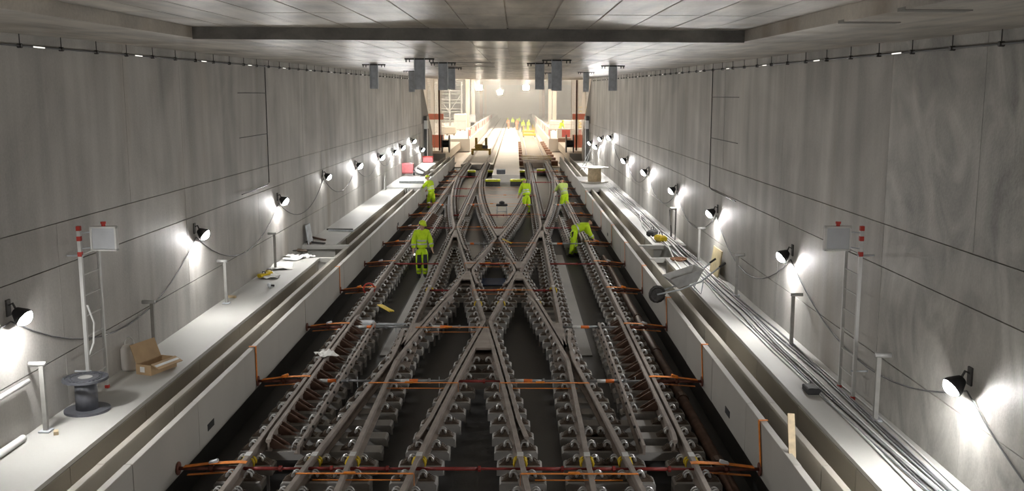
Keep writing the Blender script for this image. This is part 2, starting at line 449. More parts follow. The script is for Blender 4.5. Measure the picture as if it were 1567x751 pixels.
def rail_path(fx, y0, y1, step=1.0):
    n = max(1, int(round(abs(y1 - y0) / step)))
    return [(fx(y0 + (y1 - y0) * i / n), y0 + (y1 - y0) * i / n, 0) for i in range(n + 1)]
YS, YE = 7.6, 79.5
breaks = {k: [] for k in LINES}
FW = 0.112
def frog(a, b_, lo, hi, nose_far, long_a, long_b):
    """rails a and b cross; on the throat side each one bends into a wing along the other"""
    yp = cross(a, b_, lo, hi)
    ang = abs((LINES[a](yp + .5) - LINES[b_](yp + .5)) / .5)
    s = 1 if nose_far else -1
    k = yp - s * (FW / ang)                   # knuckle
    tip = yp - s * 0.02
    for nm in (a, b_): breaks[nm].append((min(k, tip), max(k, tip)))
    for nm, ot, ln in ((a, b_, long_a), (b_, a, long_b)):
        sgn = 1 if LINES[nm](k) > LINES[ot](k) else -1
        off = abs(LINES[nm](k) - LINES[ot](k))
        p = [(LINES[nm](k - s * .05), k - s * .05, 0)]
        e = yp + s * ln; n = max(3, int(abs(e - k) / .8))
        for i in range(1, n + 1):
            y = k + (e - k) * i / n
            fl = .0 if i < n else .05
            p.append((LINES[ot](y) + sgn * (off + fl), y, 0))
        if s < 0: p = p[::-1]
        MB().sweep(p, RP).build('wing_rail', M['rail'], xo)
    # cast nose between the two rails
    e1, e2 = yp, yp + s * 2.0
    q = [(LINES[a](e2), e2), (LINES[b_](e2), e2), (LINES[b_](e1), e1)]
    if (q[1][0] - q[0][0]) * (q[2][1] - q[0][1]) - (q[1][1] - q[0][1]) * (q[2][0] - q[0][0]) < 0: q = q[::-1]
    MB().prism(q, -.05, -.003, 'z').build('frog_nose', M['rail'], xo)
    xm = LINES[a](yp)
    box((xm, yp + s * .6, -.165), (.52, 3.6, .03)).build('base_plate', M['rail'], xo)
    return yp
f1 = frog('C', 'B', 15, 26, True, 1.3, 5.2)
f2 = frog('F', 'G', 15, 26, True, 1.3, 5.2)
f3 = frog('E', 'B', 32, 44, False, 1.3, 5.2)
f4 = frog('D', 'G', 32, 44, False, 1.3, 5.2)
f5 = frog('D', 'E', 18, 26, False, 7.3, 7.3)
f6 = frog('C', 'F', 32, 40, True, 7.0, 7.0)
for a, b_, sg in (('C', 'E', 1), ('D', 'F', -1)):
    yp = DC
    for nm in (a, b_): breaks[nm].append((yp - .28, yp + .28))
    # bent check rail on the inner side
    p = []
    for t in (-2.2, -1.9, -1.2, -.4, 0, .4, 1.2, 1.9, 2.2):
        y = yp + t
        x = (max if sg > 0 else min)(LINES[a](y), LINES[b_](y)) + sg * (.115 + (.05 if abs(t) > 2 else 0))
        if t == 0: x += sg * .02
        p.append((x, y, 0))
    MB().sweep(p, CHECK).build('check_rail', M['rail'], xo)
    x0 = LINES[a](yp)
    # plates closing the outer corners of the crossing
    for s in (-1, 1):
        e = yp + s * 1.5
        q = [(LINES[a](e), e), (LINES[b_](e), e), (x0, yp + s * .25)]
        if (q[1][0] - q[0][0]) * (q[2][1] - q[0][1]) - (q[1][1] - q[0][1]) * (q[2][0] - q[0][0]) < 0: q = q[::-1]
        MB().prism(q, -.05, -.006, 'z').build('crossing_plate', M['rail'], xo)
    box((x0, yp, -.165), (.6, 3.4, .03)).build('base_plate', M['rail'], xo)
for nm, fx in LINES.items():
    y0, y1 = YS, YE
    if nm in 'CD': y1 = D0F - 2.0
    if nm in 'EF': y1 = D0F - 2.0
    if nm == 'D': y1 = D0F - .5
    y = y0
    for (a, b_) in sorted(breaks[nm]) + [(y1, y1)]:
        if a - y > .3: MB().sweep(rail_path(fx, y, a), RP).build('rail', M['rail'], xo)
        y = b_
# guard rails beside the outer rails, on brown bracket plates
bracket_me = MB()
for o_ in (-.085, .085):
    bracket_me.prism([(.03, -.172), (.34, -.172), (.30, -.14), (.10, -.01), (.03, .0)], o_ - .009, o_ + .009, 'y')
bracket_me = bracket_me.mesh('guard_bracket', M['bracket'])
GUARD = [(13.9, 22.4), (34.8, 43.3)]
for sx in (-1, 1):
    for (a, b_) in GUARD:
        xg = sx * (TC + HG - .112)
        p = [(xg - sx * .03, a, 0), (xg, a + .35, 0)] + [(xg, y, 0) for y in (a + 2, (a + b_) / 2, b_ - 2, b_ - .35)] + [(xg - sx * .03, b_, 0)]
        MB().sweep(p, CHECK).build('guard_rail', M['rail'], xo)
        MB().sweep([(sx * (TC + HG - .62), a - .1, -.08), (sx * (TC + HG - .62), b_ - .6, -.08)], [(-.02, .05), (-.02, -.08), (-.07, -.08), (-.07, -.1), (.02, -.1), (.02, .05)]).build('side_bar', M['rail'], xo)
        bl = MB(); y = a + .2
        while y < b_ - .2:
            bl.tube([(sx * (TC + HG - .60), y, -.06), (sx * (TC + HG - .67), y, -.06)], .022, 6); y += .6
        bl.build('side_bar_bolt', M['steel_dark'], xo)['kind'] = 'stuff'

# sleeper blocks with their rail fastenings
def fastening_mesh(s):
    mb = MB(); mb.mi = 0
    mb.prism([(0, -.20), (.235, -.20), (.235, -.19), (.155, -.150), (.12, -.138), (.105, -.165), (0, -.165)] if s > 0 else
             [(0, -.20), (0, -.165), (-.105, -.165), (-.12, -.138), (-.155, -.150), (-.235, -.19), (-.235, -.20)], -.075, .075, 'y')
    for o_ in (-.05, 0, .05):
        mb.prism([(s * .12, -.16), (s * .225, -.185), (s * .14, -.118)] if s > 0 else [(s * .12, -.16), (s * .14, -.118), (s * .225, -.185)], o_ - .008, o_ + .008, 'y')
    mb.mi = 1
    for yy in (-.052, .052):
        lp = [(s * (.058 - .055 * math.cos(PI * t / 7)), yy * (1 - .25 * math.sin(PI * t / 7)), -.150 + .075 * math.sin(PI * t / 7)) for t in range(8)]
        mb.tube([(s * -.01, yy * 1.3, -.158)] + lp, .0135, 5)
    mb.tube([(s * .10, -.052, -.140), (s * .085, -.02, -.125), (s * .085, .02, -.125), (s * .10, .052, -.140)], .0115, 5)
    mb.mi = 0
    mb.lathe([(.020, 0), (.020, .045), (.012, .05)], 6, (s * .062, 0, -.145))
    return mb
FAST = {1: fastening_mesh(1), -1: fastening_mesh(-1)}
FAST_ME = {s: FAST[s].mesh('rail_fastening', [M['plate'], M['clip']]) for s in (1, -1)}
block_me = {}
def block_mb(w):
    h = w / 2; mb = MB()
    mb.prism([(-h, -.33), (h, -.33), (h, -.225), (h - .03, -.20), (-h + .03, -.20), (-h, -.225)], -.145, .145, 'y')
    for q in (-h + .1, h - .1): mb.box((q, 0, (-.33 + FLOOR) / 2), (.04, .04, -.33 - FLOOR))
    return mb
rows = []; y = 8.1
while y < 78.5: rows.append(y); y += .6
blocks = []
for y in rows:
    xs = []
    for nm, fx in LINES.items():
        lim = YE if nm in 'ABGH' else D0F - 1.0
        if YS < y < lim: xs.append(fx(y))
    if y > D0F - 6: xs = [LINES[k](y) for k in 'ABGH']
    xs.sort()
    iv = []
    for x in xs:
        gd = 0
        if abs(abs(x) - TC - HG) < .01 and any(a - .2 < y < b_ + .1 for a, b_ in GUARD): gd = .42
        a, b_ = x - .33, x + .33
        if gd: a, b_ = (a, b_ + gd) if x < 0 else (a - gd, b_)
        if iv and a < iv[-1][1] + .06: iv[-1][1] = max(iv[-1][1], b_); iv[-1][2].append(x)
        else: iv.append([a, b_, [x]])
    for a, b_, xx in iv:
        fs = []
        for i, x in enumerate(xx):
            if i == 0 or x - xx[i - 1] > .42: fs.append((-1, x - .07))
            if i == len(xx) - 1 or xx[i + 1] - x > .42: fs.append((1, x + .07))
        gx = []
        if abs(abs(xx[0]) - TC - HG) < .01 and any(u - .2 < y < v + .1 for u, v in GUARD):
            s = -1 if xx[0] > 0 else 1
            fs = [f for f in fs if f[0] == -s] + [(s, xx[0] + s * .47)]
            gx = [(s, xx[0] + s * .085)]
        blocks.append((y, (a + b_) / 2, b_ - a, fs, gx))
blocks.sort(key=lambda q: q[0])
NB, NF = 300, 300
rest_b, rest_f, rest_g, nf = MB(), MB(), MB(), 0
rest_f2 = MB()
for i, (y, xc, w, fs, gx) in enumerate(blocks):
    wq = max(.66, round(w / .02) * .02)
    if i < NB:
        if wq not in block_me: block_me[wq] = block_mb(wq).mesh('sleeper_block', M['block'])
        bo = obj('sleeper_block', block_me[wq], xo, (xc, y, 0))
        for (s, x) in fs:
            if nf < NF:
                obj('rail_fastening', FAST_ME[s], bo, (x - xc, 0, 0)); nf += 1
            else:
                t = FAST[s]; o_ = len(rest_f.v)
                rest_f.v += [(p[0] + x, p[1] + y, p[2]) for p in t.v]; rest_f.f += [tuple(k + o_ for k in f) for f in t.f]; rest_f.m += t.m
        for (s, x) in gx:
            g = obj('guard_bracket', bracket_me, xo, (x, y, 0)); g.scale = (s, 1, 1)
    else:
        t = block_mb(w); o_ = len(rest_b.v)
        rest_b.v += [(p[0] + xc, p[1] + y, p[2]) for p in t.v]; rest_b.f += [tuple(k + o_ for k in f) for f in t.f]; rest_b.m += t.m
        for (s, x) in fs:
            t = FAST[s]; o_ = len(rest_f.v)
            rest_f.v += [(p[0] + x, p[1] + y, p[2]) for p in t.v]; rest_f.f += [tuple(k + o_ for k in f) for f in t.f]; rest_f.m += t.m
        for (s, x) in gx:
            g = obj('guard_bracket', bracket_me, xo, (x, y, 0)); g.scale = (s, 1, 1)
rest_b.build('distant_sleeper_blocks', M['block'], xo)['kind'] = 'stuff'
rest_f.build('distant_rail_fastenings', [M['plate'], M['clip']], xo)['kind'] = 'stuff'
print('blocks', len(blocks), 'fast', nf)
# ---------------------------------------------------------------- flood lights on the walls
def floodlight(p, sx, label, weak=False, size=1.0, drop=.56):
    """p: lens centre; the fitting hangs from the wall on a bracket"""
    wallx = sx * WX
    t = thing('floodlight', label, 'lamp', (wallx, p.y, p.z + .05), 0, 'floodlights on the tunnel walls')
    ax = Vector((-sx * .76, -.12, -drop)).normalized()
    q = ax.to_track_quat('Z', 'Y').to_matrix()
    o = Vector((p.x - wallx, 0, -.05))
    MB().tube([(0, 0, .10), (o.x * .35, .0, .14), o - ax * .10], .016, 6).build('bracket', M['steel_dark'], t)
    MB().box((-sx * .012, 0, .08), (.024, .10, .22), None, .005).build('wall_plate', M['steel_dark'], t)
    r = .10 * size
    MB().lathe([(.0, -.165), (.045, -.16), (.06, -.15), (r * 1.08, -.03), (r * 1.14, .012), (r * 1.02, .016), (r * 1.0, -.004)], 14, o, q, cap=False).build('housing', M['black'], t, True)
    MB().lathe([(r * 1.01, -.002), (r * .95, .022 * size), (r * .74, .047 * size), (r * .4, .066 * size), (0, .072 * size)], 12, o, q).build('lens', M['lens_weak'] if weak else M['lens'], t, True)
    return t
LL = [(37, 486), (313, 359), (436, 308), (503, 271), (551, 254), (585, 241), (606, 233), (617, 226), (634, 216), (647, 229)]
LR = [(1457, 592), (1196, 393), (1086, 327), (1027, 292), (985, 264), (954, 246), (932, 211), (918, 213), (911, 225), (902, 219)]
LP = {'left': [], 'right': []}
for side, sx, lst in (('left', -1, LL), ('right', 1, LR)):
    for i, (px, py) in enumerate(lst):
        p = at_x(px, py, sx * 5.71); LP[side].append(p)
        where = 'nearest the camera' if i == 0 else ('farthest from the camera' if i == len(lst) - 1 else ORD[i] + ' from the camera')
        extra = ', smaller and dimmer' if (side == 'left' and i == 3) else ''
        floodlight(p, sx, 'glowing LED floodlight on the %s tunnel wall, %s%s' % (side, where, extra), weak=(side == 'left' and i == 3), size=1.15 if i < 4 else 1.35)
# the same row goes on behind the photographer
for i, (yy, sx) in enumerate(((5.0, -1), (4.0, 1), (-3.0, -1), (-4.0, 1), (-9.5, -1), (-10, 1))):
    floodlight(Vector((sx * 5.62, yy, 2.15)), sx, 'LED floodlight on the %s wall behind the viewpoint, row %s' % ('left' if sx < 0 else 'right', ORD[i // 2]), size=1.1)

def sag(p, q, d, n=14):
    return [p.lerp(q, i / n) - Vector((0, 0, d * 4 * (i / n) * (1 - i / n))) for i in range(n + 1)]
for side, sx in (('left', -1), ('right', 1)):
    pts = LP[side]
    for i in range(0, 6):
        a = pts[i].copy(); b_ = pts[i + 1].copy()
        a.x = b_.x = sx * 5.885; a.z -= .05; b_.z -= .05
        if i == 0:
            z0 = a.copy(); z0.y = 7.0; z0.z += (.3 if sx < 0 else -.9)
            solo(MB().tube(sag(z0, a, .25), .011, 5), 'lamp_cable', M['cable_dark'], 'thin dark cable running out of frame from the nearest floodlight on the %s wall' % side, 'cable', 'lamp cables', True)
        d = (.95, .85, .7, .7, .6, .5)[i] if sx < 0 else (.75, .9, .7, .7, .6, .5)[i]
        solo(MB().tube(sag(a, b_, d), .011, 5), 'lamp_cable', M['cable_dark'], 'sagging dark cable between the %s and %s floodlight on the %s wall' % (ORD[i], ORD[i + 1], side), 'cable', 'lamp cables', True)

# cable line with hooks high on both walls
for side, sx in (('left', -1), ('right', 1)):
    t = thing('ceiling_cable_line', 'thin dark cable line on rod hooks along the top of the %s wall' % side, 'cable', (sx * 5.86, 30, 5.9))
    MB().tube([(0, y - 30, ceil_z(sx * 5.86, y) - .155 - 5.9) for y in range(2, 68, 3)], .014, 5).build('cable', M['cable_dark'], t, True)
    hk = MB(); hk.tube([(0, 0, .17), (0, 0, 0)], .007, 5); hk.lathe([(.03, -.03), (.03, .03)], 8, (0, 0, 0), ry(PI / 2)); hm = hk.mesh('cable_hook', M['steel_dark'])
    lm = MB().tube([(0, -.16, 0), (0, .16, 0)], .009, 6).mesh('light_stick', M['ledstrip'])
    k = 0; y = 9.4
    while y < 67:
        z = ceil_z(sx * 5.86, y) - .155 - 5.9
        obj('cable_hook', hm, t, (0, y - 30, z))
        if k % 3 == 0: obj('light_stick', lm, t, (-sx * .01, y + .5 - 30, z + .004))
        k += 1; y += 1.18
# thin conduits on the walls
for side, sx, px, y0, y1, tx in (('left', -1, 405, 100, 284, 370), ('right', 1, 1091, 106, 289, 1126)):
    a = at_x(px, y0, sx * 5.89); b_ = at_x(px + (1 if sx < 0 else -4), y1, sx * 5.89); b_.y = a.y
    e = Vector((sx * 5.89, at_x(tx, y1, sx * 5.89).y, b_.z - .02))
    t = thing('wall_conduit', 'thin dark conduit running down the %s wall with a foot bending sideways' % side, 'conduit', tuple(b_))
    MB().tube([a - b_, (0, 0, .05), (0, (e.y - b_.y) * .1, 0), e - b_], .013, 6).build('pipe', M['steel_dark'], t)
    for f in (.43, .77):
        zz = (a.z - b_.z) * f
        MB().tube([(0, 0, zz), (0, e.y - b_.y, zz - .01)], .009, 5).build('side_rod', M['steel_dark'], t)

# ---------------------------------------------------------------- short posts at the back of the walkways
for side, sx, ys in (('left', -1, (12.6, 16.6, 20.9, 25.3)), ('right', 1, (13.1, 17.3, 21.8, 26.4, 31.2))):
    for i, yy in enumerate(ys):
        t = thing('guard_post', 'short galvanised steel post at the back of the %s walkway, %s from the camera' % (side, ORD[i]), 'post', (sx * 5.72, yy, DECK), 0, 'short posts along the walkways')
        MB().box((0, 0, .46), (.06, .055, .92), None, .004).build('upright', M['post'], t)
        MB().box((0, 0, .012), (.15, .15, .024), None, .004).build('foot_plate', M['galv'], t)
        MB().tube([(-sx * .05, 0, .945), (sx * .17, 0, .945)], .035, 10).build('top_sleeve', M['galv_light'], t, True)
solo(MB().tube([(-5.86, 7, 1.30), (-5.86, 12.5, 1.34)], .035, 8), 'handrail_tube', M['galv_light'], 'pale handrail tube fixed along the left wall beside the nearest post', 'handrail', smooth=True)
solo(MB().tube([(-5.83, 7, DECK + .05), (-5.83, 12.2, DECK + .05)], .05, 10), 'floor_pipe', M['white'], 'white pipe lying on the left walkway against the wall', 'pipe', smooth=True)

# ---------------------------------------------------------------- ladder frames with a box on top
def ladder(sx, y1, y2, side):
    X = sx * 5.72
    t = thing('box_ladder', 'slim aluminium ladder frame with a square white box on top on the %s wall' % side, 'ladder', (X, y1, DECK))
    H1, H2 = 2.62, 2.35
    dy = y2 - y1
    MB().box((0, 0, H1 / 2 + .03), (.05, .05, H1 - .06), None, .004).build('tall_stile', M['alu'], t)
    MB().box((0, dy, H2 / 2), (.045, .045, H2), None, .004).build('short_stile', M['alu'], t)
    for z in (H1 - .02, H1 - .17, H1 - .40):
        MB().box((0, 0, z), (.058, .058, .07), None, .004).build('red_band', M['redtape'], t)
    for z in (.03,):
        for q in (0, dy): MB().box((0, q, z), (.056, .056, .05), None, .004).build('red_foot', M['redtape'], t)
    z = .35
    while z < 2.25:
        MB().tube([(0, 0, z), (0, dy, z)], .012, 6).build('rung', M['alu'], t); z += .31
    for z in (.45, 2.2):
        MB().tube([(-sx * .05, 0, z), (sx * .20, 0, z)], .014, 6).build('wall_clamp', M['galv'], t)
    bx = -sx * .30
    f = MB(); w, h = .36, .34; zc = H1 - .19
    for s_ in (-1, 1):
        f.box((bx + s_ * w / 2, dy * .25, zc), (.025, .09, h)); f.box((bx, dy * .25, zc + s_ * h / 2), (w + .025, .09, .025))
    fr = f.build('box_frame', M['white'], t)
    MB().box((bx, dy * .25 - .01, zc), (w - .02, .03, h - .02)).build('white_face', M['sign_face'], t)
    MB().box((bx, dy * .25 + .03, zc), (w - .03, .04, h - .03)).build('box_back', M['galv'], t)
    MB().lathe([(.03, 0), (.03, .05), (.04, .05), (.04, .08)], 10, (bx, dy * .25, zc + h / 2)).build('red_cap', M['redtape'], t)
    for z in (zc + .1, zc - .13):
        MB().tube([(0, 0, z), (bx + sx * w / 2, dy * .25 - .03, z)], .01, 5).build('box_arm', M['galv'], t)
ladder(-1, at_x(127, 450, -5.72).y, at_x(157, 480, -5.72).y, 'left')
ladder(1, at_x(1312, 480, 5.72).y, at_x(1290, 480, 5.72).y, 'right')
solo(MB().tube([(-5.68, 14.0, 2.05), (-5.66, 14.14, 1.75), (-5.67, 14.1, 1.45), (-5.70, 14.0, 1.3)], .016, 6), 'hanging_hose', M['white'], 'white hose hanging in a loop on the left ladder frame', 'hose', smooth=True)

# ---------------------------------------------------------------- loose items on the left walkway
def reel(loc, r, h, rc, mats, label, holes=True):
    t = thing('cable_reel', label, 'cable reel', loc)
    MB().lathe([(rc, .03), (rc, h - .03)], 20).build('drum', mats[1], t, True)
    MB().lathe([(0, 0), (r, 0), (r, .035), (0, .035)], 28).build('bottom_flange', mats[0], t)
    if holes:
        fl_ = MB()
        for ro, ri in ((r, r - .035), (r * .72, r * .66), (rc + .03, .06)):
            vs = []; n = 28
            for j in range(n):
                c_, s_ = math.cos(2 * PI * j / n), math.sin(2 * PI * j / n)
                vs += [(ro * c_, ro * s_, h), (ri * c_, ri * s_, h), (ri * c_, ri * s_, h - .035), (ro * c_, ro * s_, h - .035)]
            fs = []
            for j in range(n):
                k = (j + 1) % n
                for q in range(4): fs.append((4 * j + q, 4 * k + q, 4 * k + (q + 1) % 4, 4 * j + (q + 1) % 4))
            fl_.add(vs, fs)
        f_ = fl_.build('top_flange', mats[0], t)
        sp = MB().box(((r + rc) / 2, 0, h - .02), (r - rc, .016, .03)).mesh('flange_spoke', mats[0])
        for j in range(28):
            o = obj('flange_spoke', sp, t); o.rotation_euler = (0, 0, 2 * PI * j / 28 + .1)
        MB().lathe([(.07, h), (.10, h + .004)], 16).build('hub_disc', M['galv_light'], t)
    else:
        MB().lathe([(0, h - .035), (r, h - .035), (r, h), (.05, h)], 28).build('top_flange', mats[0], t)
    return t
p = at_z(131, 628, DECK)
reel((max(p.x, -5.55), p.y, DECK), .315, .50, .155, (M['grey_plastic'], M['grey_plastic']), 'dark grey plastic cable reel standing empty on the left walkway')
MB().box((0, 0, .0), (.1, .01, .1))
p = at_z(240, 566, DECK)
t = thing('cardboard_box', 'opened brown cardboard box with its lid folded up on the left walkway', 'box', (p.x, p.y, DECK), R(-20))
w, l, h, th = .30, .62, .17, .008
MB().box((0, 0, th / 2), (w, l, th)).build('bottom', M['card'], t)
for s_ in (-1, 1):
    MB().box((s_ * w / 2, 0, h / 2), (th, l, h)).build('side_wall', M['card'], t)
    MB().box((0, s_ * l / 2, h / 2), (w, th, h)).build('end_wall', M['card'], t)
MB().box((-w / 2 - .06, 0, h + .14), (.008, l * .95, .34), ry(R(-22))).build('lid', M['card'], t)
MB().box((w / 2 + .07, 0, h - .02), (.17, l * .95, .008), ry(R(24))).build('front_flap', M['card'], t)
MB().box((-.02, -l / 2 - .006, .09), (.09, .004, .09)).build('white_sticker', M['paper'], t)
MB().box((w / 2 + .07, 0, h - .014), (.05, l * .9, .003), ry(R(24))).build('tape_strip', M['reflect'], t)
p = at_z(201, 568, DECK)
t = thing('white_sack', 'white plastic canister with a loop handle behind the cardboard box', 'canister', (p.x - .06, p.y + .12, DECK))
MB().lathe([(.0, 0), (.125, .0), (.14, .04), (.145, .2), (.14, .36), (.11, .41), (.05, .43), (0, .43)], 14).build('body', M['film'], t, True)
MB().tube([(-.08, 0, .40)] + [(-.08 * math.cos(PI * i / 8), .02, .42 + .13 * math.sin(PI * i / 8)) for i in range(9)] + [(.08, 0, .40)], .009, 5).build('handle', M['white'], t, True)
for i, (px, py, a, ln, lb) in enumerate(((86, 664, 25, .11, 'small offcut of pale wood on the left walkway near the cable reel'), (5, 690, 35, .22, 'pale wooden block on the left walkway at the edge of the frame'), (352, 455, 70, .30, 'pale wooden plank piece against the left wall beside a post'))):
    p = at_z(px, py, DECK)
    solo(MB().box((0, 0, .025), (.06, ln, .05), rz(R(a)), .004), 'wood_offcut', M['wood'], lb, 'wood', loc=(p.x, p.y, DECK))
def sheet(px, py, w, l, a, lb, mat='paper', z=DECK, seed=0):
    rnd = random.Random(seed); mb = MB(); n = 6; vs = []
    hs = [[rnd.uniform(.004, .06) for _ in range(n)] for _ in range(n)]
    for lay in (0.004, 0):
        for i in range(n):
            for j in range(n): vs.append(((i / (n - 1) - .5) * w, (j / (n - 1) - .5) * l, hs[i][j] + lay))
    fs = []
    for i in range(n - 1):
        for j in range(n - 1):
            a0 = i * n + j; fs.append((a0, a0 + n, a0 + n + 1, a0 + 1)); b0 = a0 + n * n; fs.append((b0, b0 + 1, b0 + n + 1, b0 + n))
    mb.add(vs, fs); p = at_z(px, py, z)
    o = solo(mb, 'paper_sheet', M[mat], lb, 'paper', loc=(p.x, p.y, z)); o.rotation_euler.z = R(a)
sheet(432, 408, .55, 1.1, 12, 'large crumpled white sheet on the left walkway before the gap', seed=1)
sheet(452, 396, .45, .7, -20, 'crumpled white sheet beside dark tools at the walkway gap', seed=2)
sheet(470, 393, .30, .5, 40, 'small white sheet at the end of the left walkway slab', seed=3)
sheet(414, 424, .45, .6, 5, 'white sheet hanging over yellow tools on the left walkway', seed=4)
sheet(444, 393, .4, .4, 70, 'torn white sheet nearest the left wall before the gap', seed=5)
sheet(540, 306, .35, .5, 20, 'small white sheet far along the left walkway', seed=6)
for i, (px, py, a, lb) in enumerate(((412, 420, 20, 'yellow tool case lying on the left walkway among papers'), (404, 424, -35, 'yellow hand tool at the edge of the papers on the left walkway'))):
    p = at_z(px, py, DECK)
    t = thing('tool_case', lb, 'tool', (p.x, p.y, DECK), R(a))
    MB().box((0, 0, .05), (.16, .30, .10), None, .02).build('case_body', M['yellow'], t); MB().tube([(-.05, 0, .1), (-.05, 0, .14), (.05, 0, .14), (.05, 0, .1)], .012, 6).build('handle', M['black'], t)
p = at_z(412, 440, DECK)
t = thing('hand_tool', 'grey power tool with black grip on the edge of the left walkway', 'tool', (p.x, p.y, DECK), R(15))
MB().tube([(0, -.18, .05), (0, .05, .06), (0, .2, .05)], [.03, .05, .025], 8).build('tool_body', M['galv'], t, True); MB().tube([(0, .05, .05), (.12, .08, .03)], .025, 6).build('grip', M['black'], t)
p = at_z(462, 388, DECK)
t = thing('angle_grinder', 'dark tool lying on papers before the walkway gap', 'tool', (p.x, p.y, DECK + .03), R(60))
MB().tube([(0, -.2, .06), (0, .15, .06)], [.04, .055], 8).build('tool_body', M['plate'], t, True); MB().lathe([(0, 0), (.09, 0), (.09, .02), (0, .02)], 14, (.0, .24, .03)).build('disc', M['steel_dark'], t)
for i, (px, py, a, lb, m_) in enumerate(((367 + 155, 354, 80, 'grey metal bars piled on the left walkway edge', 'galv'), (520, 352, 88, 'dark metal bar next to grey bars on the left walkway edge', 'steel_dark'), (480, 372, 60, 'dark rod lying beside the walkway gap', 'steel_dark'), (487, 366, 40, 'brown rod lying near the left wall beyond the gap', 'bracket'))):
    p = at_z(px, py, DECK)
    solo(MB().box((0, 0, .03), (.07, .9, .05), rz(R(a))), 'metal_bar', M[m_], lb, 'metal bar', loc=(p.x, p.y, DECK))
p = at_z(473, 372, DECK)
t = thing('leaning_panel', 'small grey board leaning on the left wall at the gap', 'board', (-5.75, p.y, DECK)); MB().box((-.03, 0, .3), (.03, .6, .6), ry(R(-8)), .004).build('board', M['galv'], t); MB().box((.0, .0, .02), (.1, .5, .04)).build('foot_rail', M['bracket'], t)
p = at_z(587, 290, DECK)
solo(MB().prism([(-.35, 0), (.35, 0), (.2, .75), (-.1, .6)], -.02, .02, 'x'), 'leaning_slab', M['deck'], 'pale broken slab leaning on the left wall before the slab bridge', 'slab', loc=(-5.8, p.y, DECK))
p = at_z(622, 269, DECK)
t = thing('compressor', 'pinkish red compressor standing on the left slab bridge', 'machine', (p.x, p.y, DECK + .03))
MB().box((0, 0, .42), (.85, .7, .6), None, .06).build('hood', M['pink'], t)
for sx in (-1, 1): MB().lathe([(.0, -.05), (.16, -.05), (.16, .05), (0, .05)], 12, (sx * .45, 0, .16), ry(PI / 2)).build('wheel', M['black'], t)
MB().tube([(.4, -.3, .3), (.75, -.4, .1), (1.0, -.2, .06), (1.05, .2, .2), (.6, .3, .4)], .05, 6).build('hose', M['cable_dark'], t, True)
p = at_z(630, 281, DECK)
solo(MB().box((0, 0, .1), (1.3, .3, .14), None, .02), 'timber_baulk', M['galv'], 'grey beam lying across the left slab bridge behind the crouching worker', 'beam', loc=(p.x, p.y, DECK))
p = at_z(650, 262, DECK)
solo(MB().box((0, 0, .05), (.25, 1.0, .10), None, .02), 'duct_piece', M['hall_white'], 'white duct piece lying on the inner edge of the left slab bridge', 'duct', loc=(-4.5, p.y, DECK))
for i in range(5):
    xx = -5.05 + .12 * i
    solo(MB().tube([(xx, 49.2, .61), (xx - .05, 48.2, .58), (xx + .04 * (i % 2), 47.9, .2), (xx, 47.8, -.0)], .018, 5), 'white_cable_end', M['white'], 'white cable end hanging from the left slab bridge, %s from the wall' % ORD[i], 'cable', 'white cable ends at the slab bridge', True)

# ---------------------------------------------------------------- right walkway
rc = random.Random(3)
for i in range(9):
    x0 = 5.28 + .062 * i; pts = []; ph = rc.uniform(0, 6)
    for k in range(0, 30):
        y = 6 + k * 1.55
        pts.append((x0 + .035 * math.sin(y * .5 + ph) + .02 * math.sin(y * 1.3 + ph * 2) + (.0 if y < 20 else -.02 * (i % 3)), y, DECK + .016 + .012 * (i % 2)))
    solo(MB().tube(pts, .015 if i % 3 else .02, 5), 'power_cable', M['cable'] if i % 2 else (M['cable_dark'] if i % 4 else M['white']), '%s%s cable counted from the open side of the bundle on the right walkway' % ('dark ' if (i % 2 == 0 and i % 4) else '', ORD[i]), 'cable', 'cable bundle on the right walkway', True)
for i, (a, b_, c_) in enumerate((((4.98, 24), (5.3, 29), (5.5, 36)), ((5.05, 30), (5.55, 38), (5.2, 47)))):
    solo(MB().tube([(a[0], a[1], DECK + .02), (a[0] + .1, (a[1] + b_[1]) / 2, DECK + .02), (b_[0], b_[1], DECK + .02), (c_[0], c_[1], DECK + .02)], .022, 6), 'white_hose', M['white'], 'white hose snaking over the right walkway, %s stretch' % ('nearer' if i == 0 else 'farther'), 'hose', smooth=True)
p = at_z(1096, 420, DECK)
solo(MB().box((0, 0, .34), (.03, 1.0, .68), ry(R(8)), .003), 'plywood_board', M['ply'], 'yellowish plywood board leaning on the right wall', 'board', loc=(5.80, p.y, DECK))
p = at_z(1280, 600, DECK)
t = thing('junction_box', 'black junction box under the cables at the right ladder', 'box', (5.22, p.y, DECK)); MB().box((0, 0, .05), (.2, .3, .1), None, .015).build('case_body', M['black'], t); MB().tube([(0, .15, .05), (.1, .4, .04)], .02, 6).build('lead', M['black'], t)
# tipped wheelbarrow over the troughs
p = at_z(1050, 446, .62)
t = thing('wheelbarrow', 'grey wheelbarrow tipped over the right cable trough', 'wheelbarrow', (4.62, p.y, .56), R(100))
tb = MB(); lo = [(-.20, -.22), (.20, -.22), (.20, .25), (-.20, .25)]; hi = [(-.32, -.42), (.32, -.42), (.32, .42), (-.32, .42)]
tilt = Matrix.Translation((0, .1, .30)).to_3x3(); q = rx(R(-16))
def T_(v): return q @ Vector(v) + Vector((0, .0, .26))
vs = [T_((x, y, 0)) for x, y in lo] + [T_((x, y, .28)) for x, y in hi] + [T_((x * .95, y * .95, .01)) for x, y in lo] + [T_((x * .95, y * .95, .28)) for x, y in hi]
fs = [(3, 2, 1, 0)] + [(i, (i + 1) % 4, 4 + (i + 1) % 4, 4 + i) for i in range(4)] + [(8, 9, 10, 11)] + [(12 + i, 12 + (i + 1) % 4, 8 + (i + 1) % 4, 8 + i) for i in range(4)] + [(4 + i, 4 + (i + 1) % 4, 12 + (i + 1) % 4, 12 + i) for i in range(4)]
